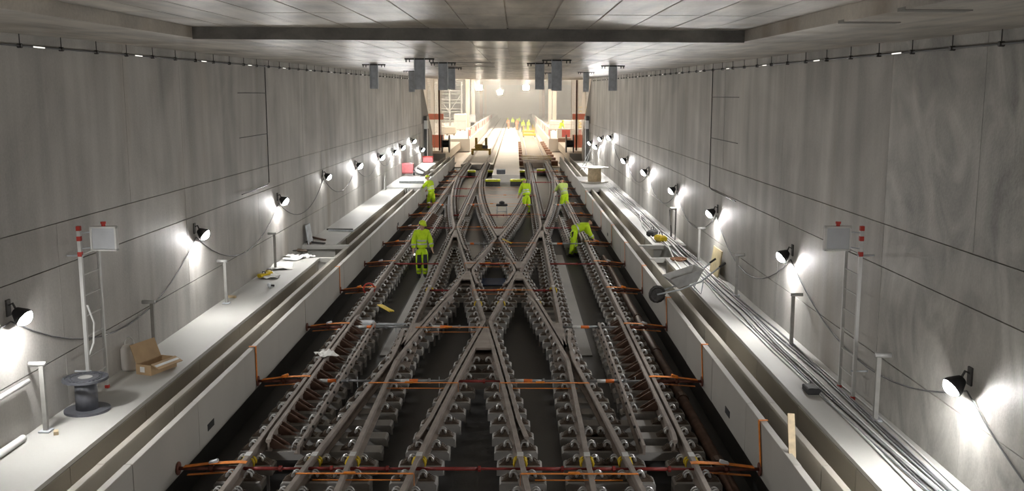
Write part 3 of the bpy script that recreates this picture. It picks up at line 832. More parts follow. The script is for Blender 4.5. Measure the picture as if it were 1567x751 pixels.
MB().add(vs, fs).build('tray', M['galv_light'], t)
for sx in (-1, 1):
    MB().tube([T_((sx * .10, .75, -.02)), T_((sx * .2, .2, -.05)), T_((sx * .26, -.3, .0)), T_((sx * .3, -.85, .22))], .019, 6).build('handle', M['galv'], t, True)
    MB().tube([T_((sx * .3, -.78, .2)), T_((sx * .305, -.95, .25))], .026, 6).build('grip', M['black'], t)
    MB().tube([T_((sx * .2, -.1, -.04)), T_((sx * .24, -.22, -.3)), T_((sx * .2, -.36, -.04))], .015, 6).build('leg', M['galv'], t)
wm = MB()
for an in range(14):
    pass
ring = [T_((.045 * 0, .72 + .17 * math.cos(2 * PI * i / 14), -.04 + .17 * math.sin(2 * PI * i / 14))) for i in range(15)]
wm.tube(ring, .042, 8, False); wm.tube([T_((-.03, .72, -.04)), T_((.03, .72, -.04))], .14, 12); wm.build('wheel', M['steel_dark'], t)
p = at_z(1250, 751, .3)
t = solo(MB().box((0, 0, .45), (.09, .025, 1.1), ry(R(4)) @ rx(R(-28)), .003), 'timber_board', M['wood'], 'pale wooden board standing in the right trough at the bottom edge of the frame', 'board', loc=(4.22, 11.9, .08))
p = at_z(1040, 368, DECK)
for i, (dx, dy, a, m_, lb) in enumerate(((0, 0, 20, 'yellow', 'yellow tool bag at the end of the right walkway slab'), (-.1, 1.2, -30, 'black', 'black tool bag beside the post at the right walkway end'))):
    t = thing('tool_bag', lb, 'bag', (5.25 + dx, 30.3 + dy, DECK), R(a)); MB().box((0, 0, .1), (.25, .4, .2), None, .05).build('bag_body', M[m_], t); MB().tube([(0, -.12, .2), (0, -.06, .3), (0, .06, .3), (0, .12, .2)], .012, 6).build('handle', M['black'], t)
for i, (a, h) in enumerate(((15, 1.0), (-12, .9))):
    solo(MB().tube([(0, 0, 0), (.15 * (1 if a > 0 else -1) * .3, .2, h)], .02, 6), 'crowbar', M['steel_dark'], 'dark bar propped against the right wall next to a post, %s one' % ('nearer' if i == 0 else 'farther'), 'bar', loc=(5.72, 30.4 + .7 * i, DECK))
p = at_z(1035, 398, DECK)
t = thing('rope_coil', 'brown rope coil lying at the right walkway gap', 'rope', (5.2, 26.6, DECK))
for k in range(3): MB().tube([((.16 + .03 * k) * math.cos(2 * PI * i / 16), (.16 + .03 * k) * math.sin(2 * PI * i / 16), .02 + .02 * k) for i in range(17)], .017, 5).build('rope_turn', M['brown'], t, True)
p = at_z(915, 279, DECK)
reel((4.9, p.y, DECK + .03), .75, .80, .36, (M['film'], M['wood']), 'large pale wooden cable reel on the right slab bridge', holes=False)
p = at_z(888, 278, DECK)
t = thing('manhole_cover', 'dark round hole cover in the right slab bridge', 'cover', (4.45, p.y, DECK + .03)); MB().lathe([(0, 0), (.30, 0), (.30, .015), (0, .015)], 20).build('cover_plate', M['black'], t); MB().lathe([(.30, 0), (.36, 0), (.36, .02), (.30, .02)], 20).build('rim', M['galv'], t)
t = thing('tripod_frame', 'bluish white steel tripod frame leaning at the right wall beyond the slab bridge', 'frame', (5.2, 60.5, DECK))
for a, b_ in (((-.5, 0, 0), (.2, 0, 1.5)), ((.5, .3, 0), (.2, 0, 1.5)), ((-.2, .6, 0), (.2, 0, 1.5)), ((-.3, 0, .4), (.35, .1, .7))):
    MB().tube([a, b_], .022, 6).build('strut', M['galv_light'], t)

# pipe and dark hoses between track and right trough wall
t = thing('drain_pipe', 'long brownish pipe lying between the right rail and the trough wall', 'pipe', (3.80, 8, FLOOR))
MB().tube([(0, 0, .1), (0, 26, .1)], .095, 12).build('pipe', M['bracket'], t, True)
for yy in (3.0, 6.3, 9.6, 13.0, 16.4, 20.0): MB().lathe([(.115, -.1), (.115, .1)], 12, (0, yy, .1), rx(PI / 2)).build('pipe_collar', M['bracket'], t)

# ---------------------------------------------------------------- red props bracing the rails, and their straps
def ring_spool(mb, x, z, r, w=.012): mb.lathe([(r, -w), (r, w)], 10, (x, 0, z), ry(PI / 2)); return mb
ZP = -.09
for k in range(14):
    y = 12.72 + 4.27 * k
    rw = ORD[k] + ' row from camera'
    xs = sorted(fx(y) for nm, fx in LINES.items() if nm in 'ABGH' or y < D0F - 4)
    for side, sx in (('left', -1), ('right', 1)):
        a, b_ = sx * (PX - .012), sx * (TC + HG + .03)
        t = thing('track_prop', 'rusty screw prop between %s trough wall and outer rail, %s' % (side, rw), 'prop', (a, y + .3, ZP), 0, 'props bracing the rails')
        L = b_ - a
        MB().lathe([(0, -.008), (.095, -.008), (.095, .008), (0, .008)], 14, (-sx * .008, 0, 0), ry(PI / 2)).build('end_plate', M['rust'], t)
        MB().tube([(0, 0, 0), (L * .55, 0, 0)], .027, 8).build('outer_tube', M['rust'], t, True)
        MB().tube([(L * .5, 0, 0), (L, 0, 0)], .036, 8).build('inner_tube', M['rust'], t, True)
        MB().lathe([(.055, -.02), (.055, .02)], 8, (L * .55, 0, 0), ry(PI / 2)).build('nut', M['rust'], t)
        lb = 'orange ratchet strap looped over the %s rusty prop and outer rail, %s' % (side, rw)
        s_ = thing('ratchet_strap', lb, 'strap', (a + L * .1, y + .3, ZP + .03), 0, 'orange ratchet straps')
        pts = [Vector((0, 0, 0)), Vector((L * .45, 0, .05)), Vector((L * .9 - sx * .0, 0, -ZP - .02)), Vector((L * .95 - sx * .06, -.02, -ZP - .02))]
        rb = MB()
        for u, v in zip(pts, pts[1:]):
            rb.hexa([u + Vector((0, -.048, -.003)), v + Vector((0, -.048, -.003)), v + Vector((0, .048, -.003)), u + Vector((0, .048, -.003)), u + Vector((0, -.048, .003)), v + Vector((0, -.048, .003)), v + Vector((0, .048, .003)), u + Vector((0, .048, .003))])
        rb.build('webbing', M['orange'], s_)
        MB().box((L * .48, 0, .07), (.13, .06, .05), ry(R(sx * 18)), .01).build('ratchet', M['orange'] if k % 2 else M['galv'], s_)
        rb = MB(); rb.box((L * .42, 0, -.10), (abs(L) * .75, .06, .006), ry(R(sx * 4))); rb.build('lower_webbing', M['orange'], s_)
    # props between neighbouring rails
    segs = [(u, v) for u, v in zip(xs, xs[1:]) if .42 < v - u < 2.3]
    for j, (u, v) in enumerate(segs):
        if k > 2 and (j + k) % 2: continue
        if k in (1, 2) and j == len(segs) // 2 and k == 2: continue
        grey = (k in (1, 2, 5, 8) and (j != len(segs) // 2))
        m_ = M['grey_paint'] if grey else M['red']
        lab = '%s between %s rails, %s' % ('grey spindle with orange sleeve' if grey else 'red prop', {0: 'left outermost', 6: 'right outermost'}.get(j if j < len(segs) - 1 else 6, ORD[j] + ' pair of'), rw)
        u += .02; v -= .02; L = v - u
        t = thing('track_spindle' if grey else 'cross_prop', lab, 'prop', (u, y + (.3 if not grey else .32), ZP), 0, 'props between the rails')
        r = .032 if grey else .027
        MB().tube([(0, 0, 0), (L * .6, 0, 0)], r, 8).build('outer_tube', m_, t, True)
        MB().tube([(L * .55, 0, 0), (L, 0, 0)], r * .72, 8).build('inner_tube', m_, t, True)
        MB().lathe([(r * 1.6, -.02), (r * 1.6, .02)], 8, (L * .6, 0, 0), ry(PI / 2)).build('nut', m_, t)
        if grey:
            MB().tube([(L * .30, 0, 0), (L * .43, 0, 0)], r * 1.12, 8).build('orange_sleeve', M['label_orange'], t, True)
            MB().tube([(L * .17, 0, 0), (L * .30, 0, 0)], r * 1.12, 8).build('white_sleeve', M['label_white'], t, True)
            MB().box((L * .75, 0, -.02), (.012, .012, .2)).build('handle', M['galv'], t)
    # a strap across rail heads
    spans = {0: [(2, 3 if False else 0)]}
    cand = [(1, 3), (4, 6)] if k == 0 else ([(1, 3), (4, 6)] if k == 1 else ([(3, 5)] if k % 2 else [(2, 4)]))
    for (i0, i1) in cand:
        if i1 >= len(xs) or k > 10: continue
        u, v = xs[i0], xs[i1]
        if v - u < .5: continue
        s_ = thing('ratchet_strap', 'orange strap over %s to %s rail heads from the left, %s' % (ORD[i0], ORD[i1], rw), 'strap', (u, y - .12, .004), 0, 'orange ratchet straps')
        L = v - u
        MB().box((L / 2, 0, .004), (L + .08, .048, .005)).build('webbing', M['orange'], s_)
        MB().box((L * .45, 0, .012), (.16, .05, .03), None, .008).build('ratchet', M['orange'], s_)
        for q in (0, L): MB().box((q - (.05 if q == 0 else -.05), 0, -.08), (.005, .035, .17)).build('hook_end', M['orange'], s_)
        MB().box((L / 2, .1, -.13), (L * .8, .03, .005)).build('lower_webbing', M['orange'], s_)
    # vertical strap over the inner trough wall
    for side, sx in (('left', -1), ('right', 1)):
        if sx < 0 and k not in (1, 3): continue
        if k > 8: continue
        s_ = thing('hanging_strap', 'orange strap hanging over %s trough wall to a prop, %s' % (side, rw), 'strap', (sx * (PX - .004), y + .25, ZP), 0, 'orange straps over the trough walls')
        h = TOP - ZP + .01
        MB().box((-sx * .012, .10 if sx > 0 else 0, h / 2), (.006, .075, math.hypot(h, .2) if sx > 0 else h), rx(R(-17)) if sx > 0 else None).build('webbing', M['orange'], s_)
        MB().box((sx * .05, .2 if sx > 0 else 0, h + .004), (.13, .05, .006)).build('top_fold', M['orange'], s_)
# yellow clamps at the rail joints
def clamp(x, y, label):
    t = thing('rail_clamp', label, 'clamp', (x, y, -.02), 0, 'yellow clamps on the rails')
    for sx in (-1, 1):
        for q in (-.045, .045):
            MB().tube([(sx * .05, q, -.03), (sx * .075, q, -.055), (sx * .09, q * 1.2, -.10), (sx * .085, q * 1.5, -.145)], [.010, .019, .019, .012], 6).build('jaw', M['yellow'], t, True)
    MB().box((0, 0, .022), (.09, .16, .006), None, .002).build('strap_plate', M['galv_light'], t)
for (y, nms, rw) in ((13.35, 'ACBDEGFH', 'near the first row of props'), (24.2, 'CDEF', 'before the diamond'), (26.0, 'BG', 'beside the diamond')):
    for nm in nms:
        clamp(LINES[nm](y), y, 'yellow clamps on %s, %s' % ({'A': 'the left outer rail', 'C': 'the left diagonal rail', 'B': 'the left track inner rail', 'D': 'the left central diagonal', 'E': 'the right central diagonal', 'G': 'the right track inner rail', 'F': 'the right diagonal rail', 'H': 'the right outer rail'}[nm], rw))
sheet(500, 543, .34, .5, 35, 'white cloth draped over the left outer rail and guard rail', 'paper', .01, 9)
t = thing('timber_scraps', 'small heap of boards standing between the central rails', 'wood', (-.25, 11.75, FLOOR))
for i, (x, y, h, m_) in enumerate(((.0, 0, .42, 'wood'), (.12, .05, .55, 'brown'), (.2, -.06, .38, 'ply'), (-.1, .03, .30, 'wood'), (.27, .03, .33, 'wood'))):
    MB().box((x, y, h / 2 + .1), (.06, .04, h), ry(R(6 * (i - 2)))).build('board', M[m_], t)
MB().box((.0, 0, .1), (.6, .3, .2)).build('crate', M['navy'], t)
p = at_z(755, 432, FLOOR)
solo(MB().box((0, 0, .02), (.8, 1.1, .03), None, .008), 'blue_mat', M['blue'], 'dark blue mat lying on the floor inside the central diamond', 'mat', loc=(0, p.y, FLOOR))
# yellow lever bars on the left track and a yellow measuring bar
t = thing('track_gauge', 'bundle of yellow bars lying across the left track', 'tool', (-2.62, 23.6, -.12), R(-62))
for i in range(3): MB().tube([(-.45, .05 * i, .02), (.45, .05 * i - .02, .03)], .02, 6).build('bar', M['yellow'], t)
solo(MB().tube([(-.5, 0, 0), (.5, 0, .0)], .022, 6), 'measuring_bar', M['yellow'], 'thin yellow bar lying over the rails in the middle of the diamond', 'tool', loc=(.35, 34.2, .03)).rotation_euler = (0, 0, R(-72))
solo(MB().lathe([(.13, -.02), (.17, -.02), (.17, .02), (.13, .02), (.13, -.02)], 14, cap=False), 'red_ring', M['redtape'], 'red hose ring hanging by the left outer rail behind the standing worker', 'hose', loc=(-3.32, 25.8, -.04)).rotation_euler = (PI / 2, 0, 0)
for (px, z_) in ((0, 0),):
    t = thing('switch_motor', 'grey point motor rods lying across the left track in front of the standing worker', 'machine', (-2.9, 22.1, -.2))
    MB().box((0, 0, .05), (.5, .3, .14), None, .03).build('case_body', M['galv'], t); MB().tube([(.2, 0, .05), (1.0, 0, .05)], .03, 6).build('rod', M['galv'], t)

# ---------------------------------------------------------------- yellow point machines and bench
k = 0
for (px, py, w, where) in ((754, 276, .95, 'left of the central slab, nearer'), (756, 262, .95, 'left of the central slab, farther'), (792, 276, .95, 'right of the central slab, nearer'), (793, 262, .95, 'right of the central slab, farther'),
                           (722, 262, .55, 'inside the left track'), (828, 260, .65, 'inside the right track')):
    p = at_z(px, py, -.25)
    t = thing('point_machine', 'yellow covered point machine %s' % where, 'machine', (p.x, p.y, FLOOR), 0, 'yellow point machines')
    MB().box((0, 0, .16), (w, .55, .32), None, .03).build('case_body', M['steel_dark'], t)
    MB().box((0, 0, .38), (w * 1.04, .62, .14), None, .04).build('cover', M['yellow_green'], t)
    MB().box((0, -.315, .43), (w * .7, .02, .03)).build('handle', M['black'], t)
p = at_z(768, 333, FLOOR)
t = thing('work_trestle', 'small black topped trestle standing between the diverging tracks', 'trestle', (p.x, p.y, FLOOR + .02))
MB().box((0, 0, .60), (.55, .40, .10), None, .03).build('top', M['black'], t)
MB().lathe([(0, 0), (.13, 0), (.13, .1), (.05, .14)], 12, (0, 0, .65)).build('motor', M['black'], t)
for sx in (-1, 1):
    for q in (-.15, .15): MB().box((sx * .23, q, .28), (.05, .05, .56)).build('leg', M['galv'], t)
MB().box((0, -.15, .3), (.46, .03, .05)).build('crossbar', M['galv'], t)

# yellow rail trolley on the left track, far
p = at_z(734, 237, 0)
t = thing('rail_trolley', 'ochre yellow rail trolley with two upright posts on the far left track', 'machine', (-TC, p.y, 0))
MB().box((0, 0, .50), (1.75, 1.2, .18), None, .03).build('frame', M['ochre'], t)
for sx in (-1, 1):
    MB().box((sx * .45, 0, 1.05), (.22, .25, 1.0), None, .02).build('upright', M['ochre'], t)
    MB().box((sx * .78, -.2, .25), (.2, 1.1, .4), None, .05).build('axle_box', M['ochre'], t)
    for q in (-.4, .4): MB().lathe([(0, -.06), (.25, -.06), (.22, .06), (0, .06)], 14, (sx * .75, q, .24), ry(PI / 2)).build('wheel', M['steel_dark'], t)
MB().box((-.2, -.3, .8), (.7, .5, .4), None, .06).build('engine', M['ochre'], t)
MB().box((.35, -.35, .75), (.5, .4, .3), None, .05).build('tank', M['steel_dark'], t)

# ---------------------------------------------------------------- steel hangers under the ceiling
for i, (px, y0, y1, where) in enumerate(((642, 89, 136, 'left group, nearest'), (572, 98, 135, 'left group, nearest the wall'), (630, 108, 140, 'left group, small one behind'), (678, 95, 137, 'left group, nearest the centre'), (691, 103, 136, 'left group, behind the central one'),
                                         (826, 96, 136, 'right group, nearest the centre'), (852, 91, 138, 'right group, nearest'), (843, 111, 136, 'right group, small one behind'), (938, 100, 138, 'right group, nearest the wall'), (897, 110, 140, 'right group, far slim one'))):
    # depth from the ceiling line
    d = ray(px, y0); tt = 1.0
    for _ in range(40):
        q = CAM + d * tt; f = q.z - ceil_z(q.x, q.y)
        tt += -f / (d.z - .0104 * d.y + .007 * d.x)
    q = CAM + d * tt
    L = (y1 - y0) / FPX * q.y * .99
    t = thing('steel_hanger', 'galvanised steel profile hanging from the ceiling, %s' % where, 'hanger', (q.x, q.y, ceil_z(q.x, q.y)), 0, 'steel hangers under the ceiling')
    w = .23
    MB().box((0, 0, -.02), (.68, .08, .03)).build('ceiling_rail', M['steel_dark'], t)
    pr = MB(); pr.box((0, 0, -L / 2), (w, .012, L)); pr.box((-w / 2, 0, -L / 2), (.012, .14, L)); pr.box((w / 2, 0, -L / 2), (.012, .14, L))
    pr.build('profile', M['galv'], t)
    for sx in (-.31, -.23, .23, .31): MB().tube([(sx, 0, -.02), (sx, 0, -.09)], .013, 6).build('bolt', M['steel_dark'], t)
for i, (px, a, b_) in enumerate(((746, 106, 700), (720, 100, 705))):
    pass
MB_ = MB(); slab(MB_, -1.9, .0, 31.0, 31.25, -.012, .014); MB_.build('ceiling_joint', M['wall_edge'], ceil)
MB_ = MB(); slab(MB_, -1.2, .1, 26.2, 26.35, -.012, .014); MB_.build('ceiling_joint', M['wall_edge'], ceil)
# ---------------------------------------------------------------- people
def skin(name, verts, edges, mat, parent, root=0, sub=2):
    me = bpy.data.meshes.new(name); me.from_pydata([v[0] for v in verts], edges, []); me.update()
    o = bpy.data.objects.new(name, me); C.objects.link(o)
    o.modifiers.new('skin', 'SKIN'); sm = o.modifiers.new('sub', 'SUBSURF'); sm.levels = sub; sm.render_levels = sub
    for i, v in enumerate(verts):
        r = v[1]; me.skin_vertices[0].data[i].radius = r if isinstance(r, tuple) else (r, r)
        me.skin_vertices[0].data[i].use_root = (i == root)
    dg = bpy.context.evaluated_depsgraph_get()
    m2 = bpy.data.meshes.new_from_object(o.evaluated_get(dg)); m2.name = name
    o.modifiers.clear(); o.data = m2; m2.materials.clear(); m2.materials.append(mat)
    m2.polygons.foreach_set('use_smooth', [True] * len(m2.polygons))
    o.parent = parent
    return o
def person(label, loc, face, lean=0.0, arms=((.1, .18, .25), (.1, .18, .25)), legs=((.05, .05), (-.05, .05)), head=0.3, turn=0.0, jacket='hivis', trousers='hivis', helmet='helmet', knee=True, scale=1.0, detail=True, rootz=0.0):
    t = thing('person', label, 'person', loc, face)
    V = Vector
    def dirn(p, out=0.0, sx=1): return V((sx * math.sin(out), math.sin(p) * math.cos(out), -math.cos(p) * math.cos(out)))
    TH, SH = .44, .43
    leg = []
    for (a, b_) in legs: leg.append((dirn(a) * TH, dirn(a - b_) * SH))
    hz = max(-(u.z + v.z) for u, v in leg) + .09
    pel = V((0, -math.sin(lean) * .12, hz + .03))
    up = V((0, math.sin(lean), math.cos(lean))); fw = V((0, math.cos(lean), -math.sin(lean)))
    waist, chest, nb = pel + up * .17, pel + up * .37, pel + up * .53
    hu = V((math.sin(turn) * math.sin(lean * .6 + head), math.sin(lean * .6 + head), math.cos(lean * .6 + head)))
    neck = nb + hu * .06; jaw = nb + hu * .14; hd = nb + hu * .21; crown = nb + hu * .27
    hf = (V((math.sin(turn), math.cos(turn), 0)) - hu * V((math.sin(turn), math.cos(turn), 0)).dot(hu)).normalized()
    vb, eb = [], []
    def av(p, r): vb.append((p, r)); return len(vb) - 1
    i0 = av(pel, .125); i1 = av(waist, .115); i2 = av(chest, .13); i3 = av(nb, .07); i4 = av(neck, .055); i5 = av(jaw + hf * .02, .072); i6 = av(hd, .098); i7 = av(crown, .07)
    eb += [(i0, i1), (i1, i2), (i2, i3), (i3, i4), (i4, i5), (i5, i6), (i6, i7)]
    AJ, LJ = [], []
    for s, (ap, ao, el) in zip((-1, 1), arms):
        sh = pel + up * .47 + V((s * .19, 0, 0))
        ud = dirn(ap, ao, s); fd = dirn(ap + el, ao * .4, s)
        eb_ = sh + ud * .29; wr = eb_ + fd * .25; pm = wr + fd * .07
        a0 = av(sh, .06); a1 = av(eb_, .045); a2 = av(wr, .03); a3 = av(pm, .036)
        eb += [(i2, a0), (a0, a1), (a1, a2), (a2, a3)]
        side = V((s, 0, 0)); nrm = fd.cross(side).normalized(); acr = nrm.cross(fd).normalized()
        if detail:
            for q, ln in ((-.03, .075), (-.01, .085), (.01, .08), (.03, .065)):
                f0 = av(pm + fd * .035 + nrm * q, .010); f1 = av(pm + fd * (.035 + ln * .55) + nrm * q, .0095); f2 = av(pm + fd * (.03 + ln) + nrm * q - acr * s * .025, .008)
                eb += [(a3, f0), (f0, f1), (f1, f2)]
            th = av(pm + nrm * .05 + fd * .0, .011); th2 = av(pm + nrm * .065 + fd * .045, .009); eb += [(a3, th), (th, th2)]
        AJ.append((sh, eb_, wr, fd))
    for s, (u, v) in zip((-1, 1), leg):
        hp = pel + V((s * .095, 0, -.04)); kn = hp + u; an = kn + v
        l0 = av(hp, .09); l1 = av(kn, .06); l2 = av(an, .042); l3 = av(an + V((0, .03, -.05)), .04); l4 = av(an + V((0, .14, -.06)), .035)
        eb += [(i0, l0), (l0, l1), (l1, l2), (l2, l3), (l3, l4)]
        LJ.append((hp, kn, an))
    mn = min(an.z for _, _, an in LJ) - .09
    # everything is built around the feet at z = 0
    bo = skin('body', vb, eb, M['skin'], t)
    bo.data.materials.append(M['navy'])
    wr_ = [(w_, f_) for (_, _, w_, f_) in AJ]
    ix = []
    for pl in bo.data.polygons:
        c_ = pl.center
        bare = (c_ - nb).dot(hu) > .02 and (c_ - hd).length < .26 or any((c_ - w_).dot(f_) > -.03 and (c_ - w_).length < .28 for w_, f_ in wr_)
        ix.append(0 if bare else 1)
    bo.data.polygons.foreach_set('material_index', ix)
    # jacket
    jv = [(pel - up * .06, .20), (pel + up * .06, .19), (waist + up * .04, .178), (chest, .185), (nb + up * .03, .09)]; je = [(0, 1), (1, 2), (2, 3), (3, 4)]
    for (sh, el, wr, fd) in AJ:
        k = len(jv); jv += [(sh, .108), (el, .086), (wr - fd * .01, .068)]; je += [(3, k), (k, k + 1), (k + 1, k + 2)]
    skin('jacket', jv, je, M[jacket], t, 0)
    tv = [(pel + up * .05, .145), (pel - up * .03, .15)]; te = [(0, 1)]
    for (hp, kn, an) in LJ:
        k = len(tv); tv += [(hp + V((0, 0, -.04)), .135), (kn, .105), (an + V((0, 0, .0)), .09)]; te += [(1, k), (k, k + 1), (k + 1, k + 2)]
    skin('trousers', tv, te, M[trousers], t, 0)
    for (hp, kn, an) in LJ:
        bm = MB(); bm.tube([an + V((0, -.03, .05)), an + V((0, -.02, -.03)), an + V((0, .05, -.05)), an + V((0, .17, -.06))], [.058, .058, .05, .036], 8); bm.build('boot', M['black'], t, True)
        if knee:
            d = (an - kn).normalized(); f = V((0, 1, 0))
            MB().tube([kn + (hp - kn) * .55 + f * .045, kn + f * .045, kn + d * .2 + f * .04], [.08, .082, .068], 8).build('knee_panel', M['navy'], t, True)
        d = (an - kn).normalized(); qm = d.to_track_quat('Z', 'Y').to_matrix()
        MB().lathe([(.088, -.024), (.088, .024)], 12, an - d * .13, qm).build('leg_band', M['reflect'], t, True)
    qm = up.to_track_quat('Z', 'Y').to_matrix()
    for q in (.12, .23): MB().lathe([(.182, -.026), (.182, .026)], 16, pel + up * q, qm, cap=False).build('waist_band', M['reflect'], t, True)
    for (sh, el, wr, fd) in AJ:
        qq = fd.to_track_quat('Z', 'Y').to_matrix(); MB().lathe([(.083, -.022), (.083, .022)], 12, el + fd * .12, qq).build('sleeve_band', M['reflect'], t, True)
    if detail:
        for s in (-1, 1): MB().lathe([(0, -.009), (.008, -.004), (.008, .004), (0, .009)], 6, hd + hf * .086 + hf.cross(hu) * s * .033 + hu * .0).build('eye', M['hair'], t, True)
        MB().tube([hd + hf * .085 + hu * .01, hd + hf * .112 - hu * .035, hd + hf * .085 - hu * .045], [.008, .016, .008], 6).build('nose', M['skin'], t, True)
        MB().tube([hd + hf * .082 - hu * .07 + hf.cross(hu) * .02, hd + hf * .086 - hu * .07, hd + hf * .082 - hu * .07 - hf.cross(hu) * .02], .006, 5).build('mouth', M['redtape'], t, True)
        for s in (-1, 1): MB().lathe([(0, -.02), (.012, -.01), (.014, .012), (0, .026)], 6, hd - hu * .02 + hf.cross(hu) * s * .088).build('ear', M['skin'], t, True)
    if helmet == 'hair':
        MB().lathe([(.098, -.02), (.104, .02), (.095, .07), (.06, .105), (0, .115)], 14, hd - hf * .012, hu.to_track_quat('Z', 'Y').to_matrix()).build('hair', M['hair'], t, True)
    else:
        qm = hu.to_track_quat('Z', 'Y').to_matrix()
        hp_ = MB().lathe([(.118, .0), (.122, .03), (.112, .08), (.08, .12), (.03, .14), (0, .142)], 16, hd + hu * .0, qm).build('helmet', M[helmet], t, True)
        pk = MB(); lf = hf.cross(hu).normalized()
        pk.add([hd + hf * .09 + lf * .09 + hu * .008, hd + hf * .165 + lf * .05 - hu * .004, hd + hf * .165 - lf * .05 - hu * .004, hd + hf * .09 - lf * .09 + hu * .008,
                hd + hf * .09 + lf * .09 + hu * .018, hd + hf * .165 + lf * .05 + hu * .006, hd + hf * .165 - lf * .05 + hu * .006, hd + hf * .09 - lf * .09 + hu * .018],
               [(0, 1, 2, 3), (7, 6, 5, 4), (0, 4, 5, 1), (1, 5, 6, 2), (2, 6, 7, 3), (3, 7, 4, 0)])
        pk.build('helmet_peak', M[helmet], t)
        for s in (-1, 1): MB().box(hd + lf * s * .118 + hu * .0, (.03, .05, .06), None, .01).build('ear_clip', M['black'], t)
    t.scale = (scale, scale, scale)
    return t
p = at_z(646, 424, FLOOR)
w1 = person('worker in yellow helmet standing on the left track facing the camera with bowed head', (p.x, p.y, FLOOR), PI + .25, .06, ((.12, .30, .35), (.10, .26, .30)), ((.06, .06), (-.04, .05)), .2, -.5)
t2 = solo(MB().lathe([(0, -.03), (.03, -.03), (.035, .03), (0, .03)], 10), 'torch', M['ledstrip'], 'small lit torch hanging at the hip of the bowed worker on the left track', 'torch', loc=(p.x - .22, p.y - .22, FLOOR + .78))
p = at_z(645, 321, FLOOR)
person('worker in yellow helmet and suit leaning towards the left trough wall', (-3.70, p.y, FLOOR), 1.0, .32, ((.7, .2, .3), (.5, .2, .4)), ((.3, .35), (-.1, .25)), .25, .2, knee=False)
p = at_z(805, 328, FLOOR)
person('worker in yellow jacket with dark trousers bending his head by the inner right rails', (p.x, p.y, FLOOR), .45, .25, ((.25, .2, .2), (.15, .2, .2)), ((.12, .1), (-.12, .1)), .75, .1, trousers='hivis', knee=True, helmet='hivis')
p = at_z(863, 326, FLOOR)
person('worker with dark hair and faded yellow vest on the right track beyond the bending worker', (p.x, p.y, FLOOR), .5, .4, ((.8, .1, .2), (.7, .1, .2)), ((.25, .35), (-.05, .35)), .3, .0, jacket='hivis_pale', helmet='hair', knee=False)
p = at_z(882, 392, FLOOR)
person('worker in yellow jacket bent double over the right outer rail with arms reaching down', (p.x, p.y, FLOOR), -1.25, 1.25, ((.55, .12, .25), (.30, .12, .35)), ((.22, .12), (-.12, .10)), .25, .0, helmet='hair', knee=True)

# ---------------------------------------------------------------- the bright station beyond the tunnel
YH0, YH1 = 80.0, 262.0
HX, HZ = 17.0, 9.0
struct('floor_station', box((0, (YH0 + YH1) / 2, -.70), (2 * HX, YH1 - YH0, .3)), M['hall_floor'])
struct('track_bed_left', box((-TC, (78 + YH1) / 2, -.40), (2.6, YH1 - 78, .40)), M['hall_white'])
struct('track_bed_right', box((TC, (80.3 + YH1) / 2, -.42), (2.3, YH1 - 80.3, .40)), M['hall_floor'])
hc = struct('ceiling_station', box((0, (YH0 + YH1) / 2, HZ + .2), (2 * HX, YH1 - YH0, .4)), M['hall_beige'])
for sx in (-1, 1):
    w = struct('wall_station_' + ('left' if sx < 0 else 'right'), box((sx * HX, (YH0 + YH1) / 2, 4.3), (.3, YH1 - YH0, 10)), M['hall_white'])
    struct('wall_return_' + ('left' if sx < 0 else 'right'), box((sx * (9.6 + HX) / 2, 80.0, 4.3), (HX - 9.6, .3, 10)), M['hall_beige'])
struct('wall_end', MB().box((0, YH1, 4.3), (2 * HX, .3, 10)), M['hall_grey'])
struct('wall_bulkhead', box((0, 80.1, 7.9), (2 * WX + 1.2, .3, 2.4)), M['hall_beige'])
for i, y in enumerate((170, 195, 220, 245)):
    struct('trim_%d' % (i + 3), box((0, y, HZ - .35), (2 * HX, .8, .7)), M['hall_beige'])
# grey tunnel mouth at the far end
struct('wall_tunnel_mouth', box((0, YH1 - .4, 3.2), (9.0, .5, 7.2)), M['hall_grey'])
# lamps of the station
def tube_lamp(x, y, z, label, l=6.0, w=.5):
    t = thing('tube_light', label, 'lamp', (x, y, z), 0, 'station lights')
    MB().box((0, 0, .08), (w * 1.1, l, .08)).build('housing', M['white'], t)
    MB().box((0, 0, .02), (w, l * .97, .04)).build('diffuser', M['tube'], t)
    for q in (-l * .4, l * .4): MB().tube([(0, q, .1), (0, q, HZ - z - .01)], .02, 5).build('rod', M['galv'], t)
for i, y in enumerate((104, 114, 126, 140, 154, 168)):
    for x, nm in ((-9.5, 'left platform'), (-2.6, 'left track'), (2.6, 'right track'), (9.5, 'right platform')):
        tube_lamp(x, y, 8.45, 'bright station light above the %s, %s from the tunnel' % (nm, ORD[i]))
for sx, nm in ((-1, 'left'), (1, 'right')):
    tube_lamp(sx * 9.0, 92, 8.45, 'added unseen light brightening the %s sheet partition from behind' % nm)  # added out of view to light the sheets from behind
def spot(px, py, y, label):
    q = at_y(px, py, y)
    t = thing('site_floodlight', label, 'lamp', (q.x, q.y, q.z), 0, 'site lights in the station')
    MB().box((0, .12, 0), (.9, .2, .7), None, .05).build('housing', M['galv'], t); MB().box((0, 0, 0), (.8, .06, .6)).build('lens', M['site_lens'], t)
    MB().tube([(0, .15, .3), (0, .15, max(.5, HZ - q.z - .01))], .04, 6).build('rod', M['galv'], t)
spot(805, 134, 150, 'white glare floodlight right of centre in the station')
spot(765, 141, 170, 'white glare floodlight left of centre in the station')
spot(733, 134, 140, 'white glare floodlight above the left platform')
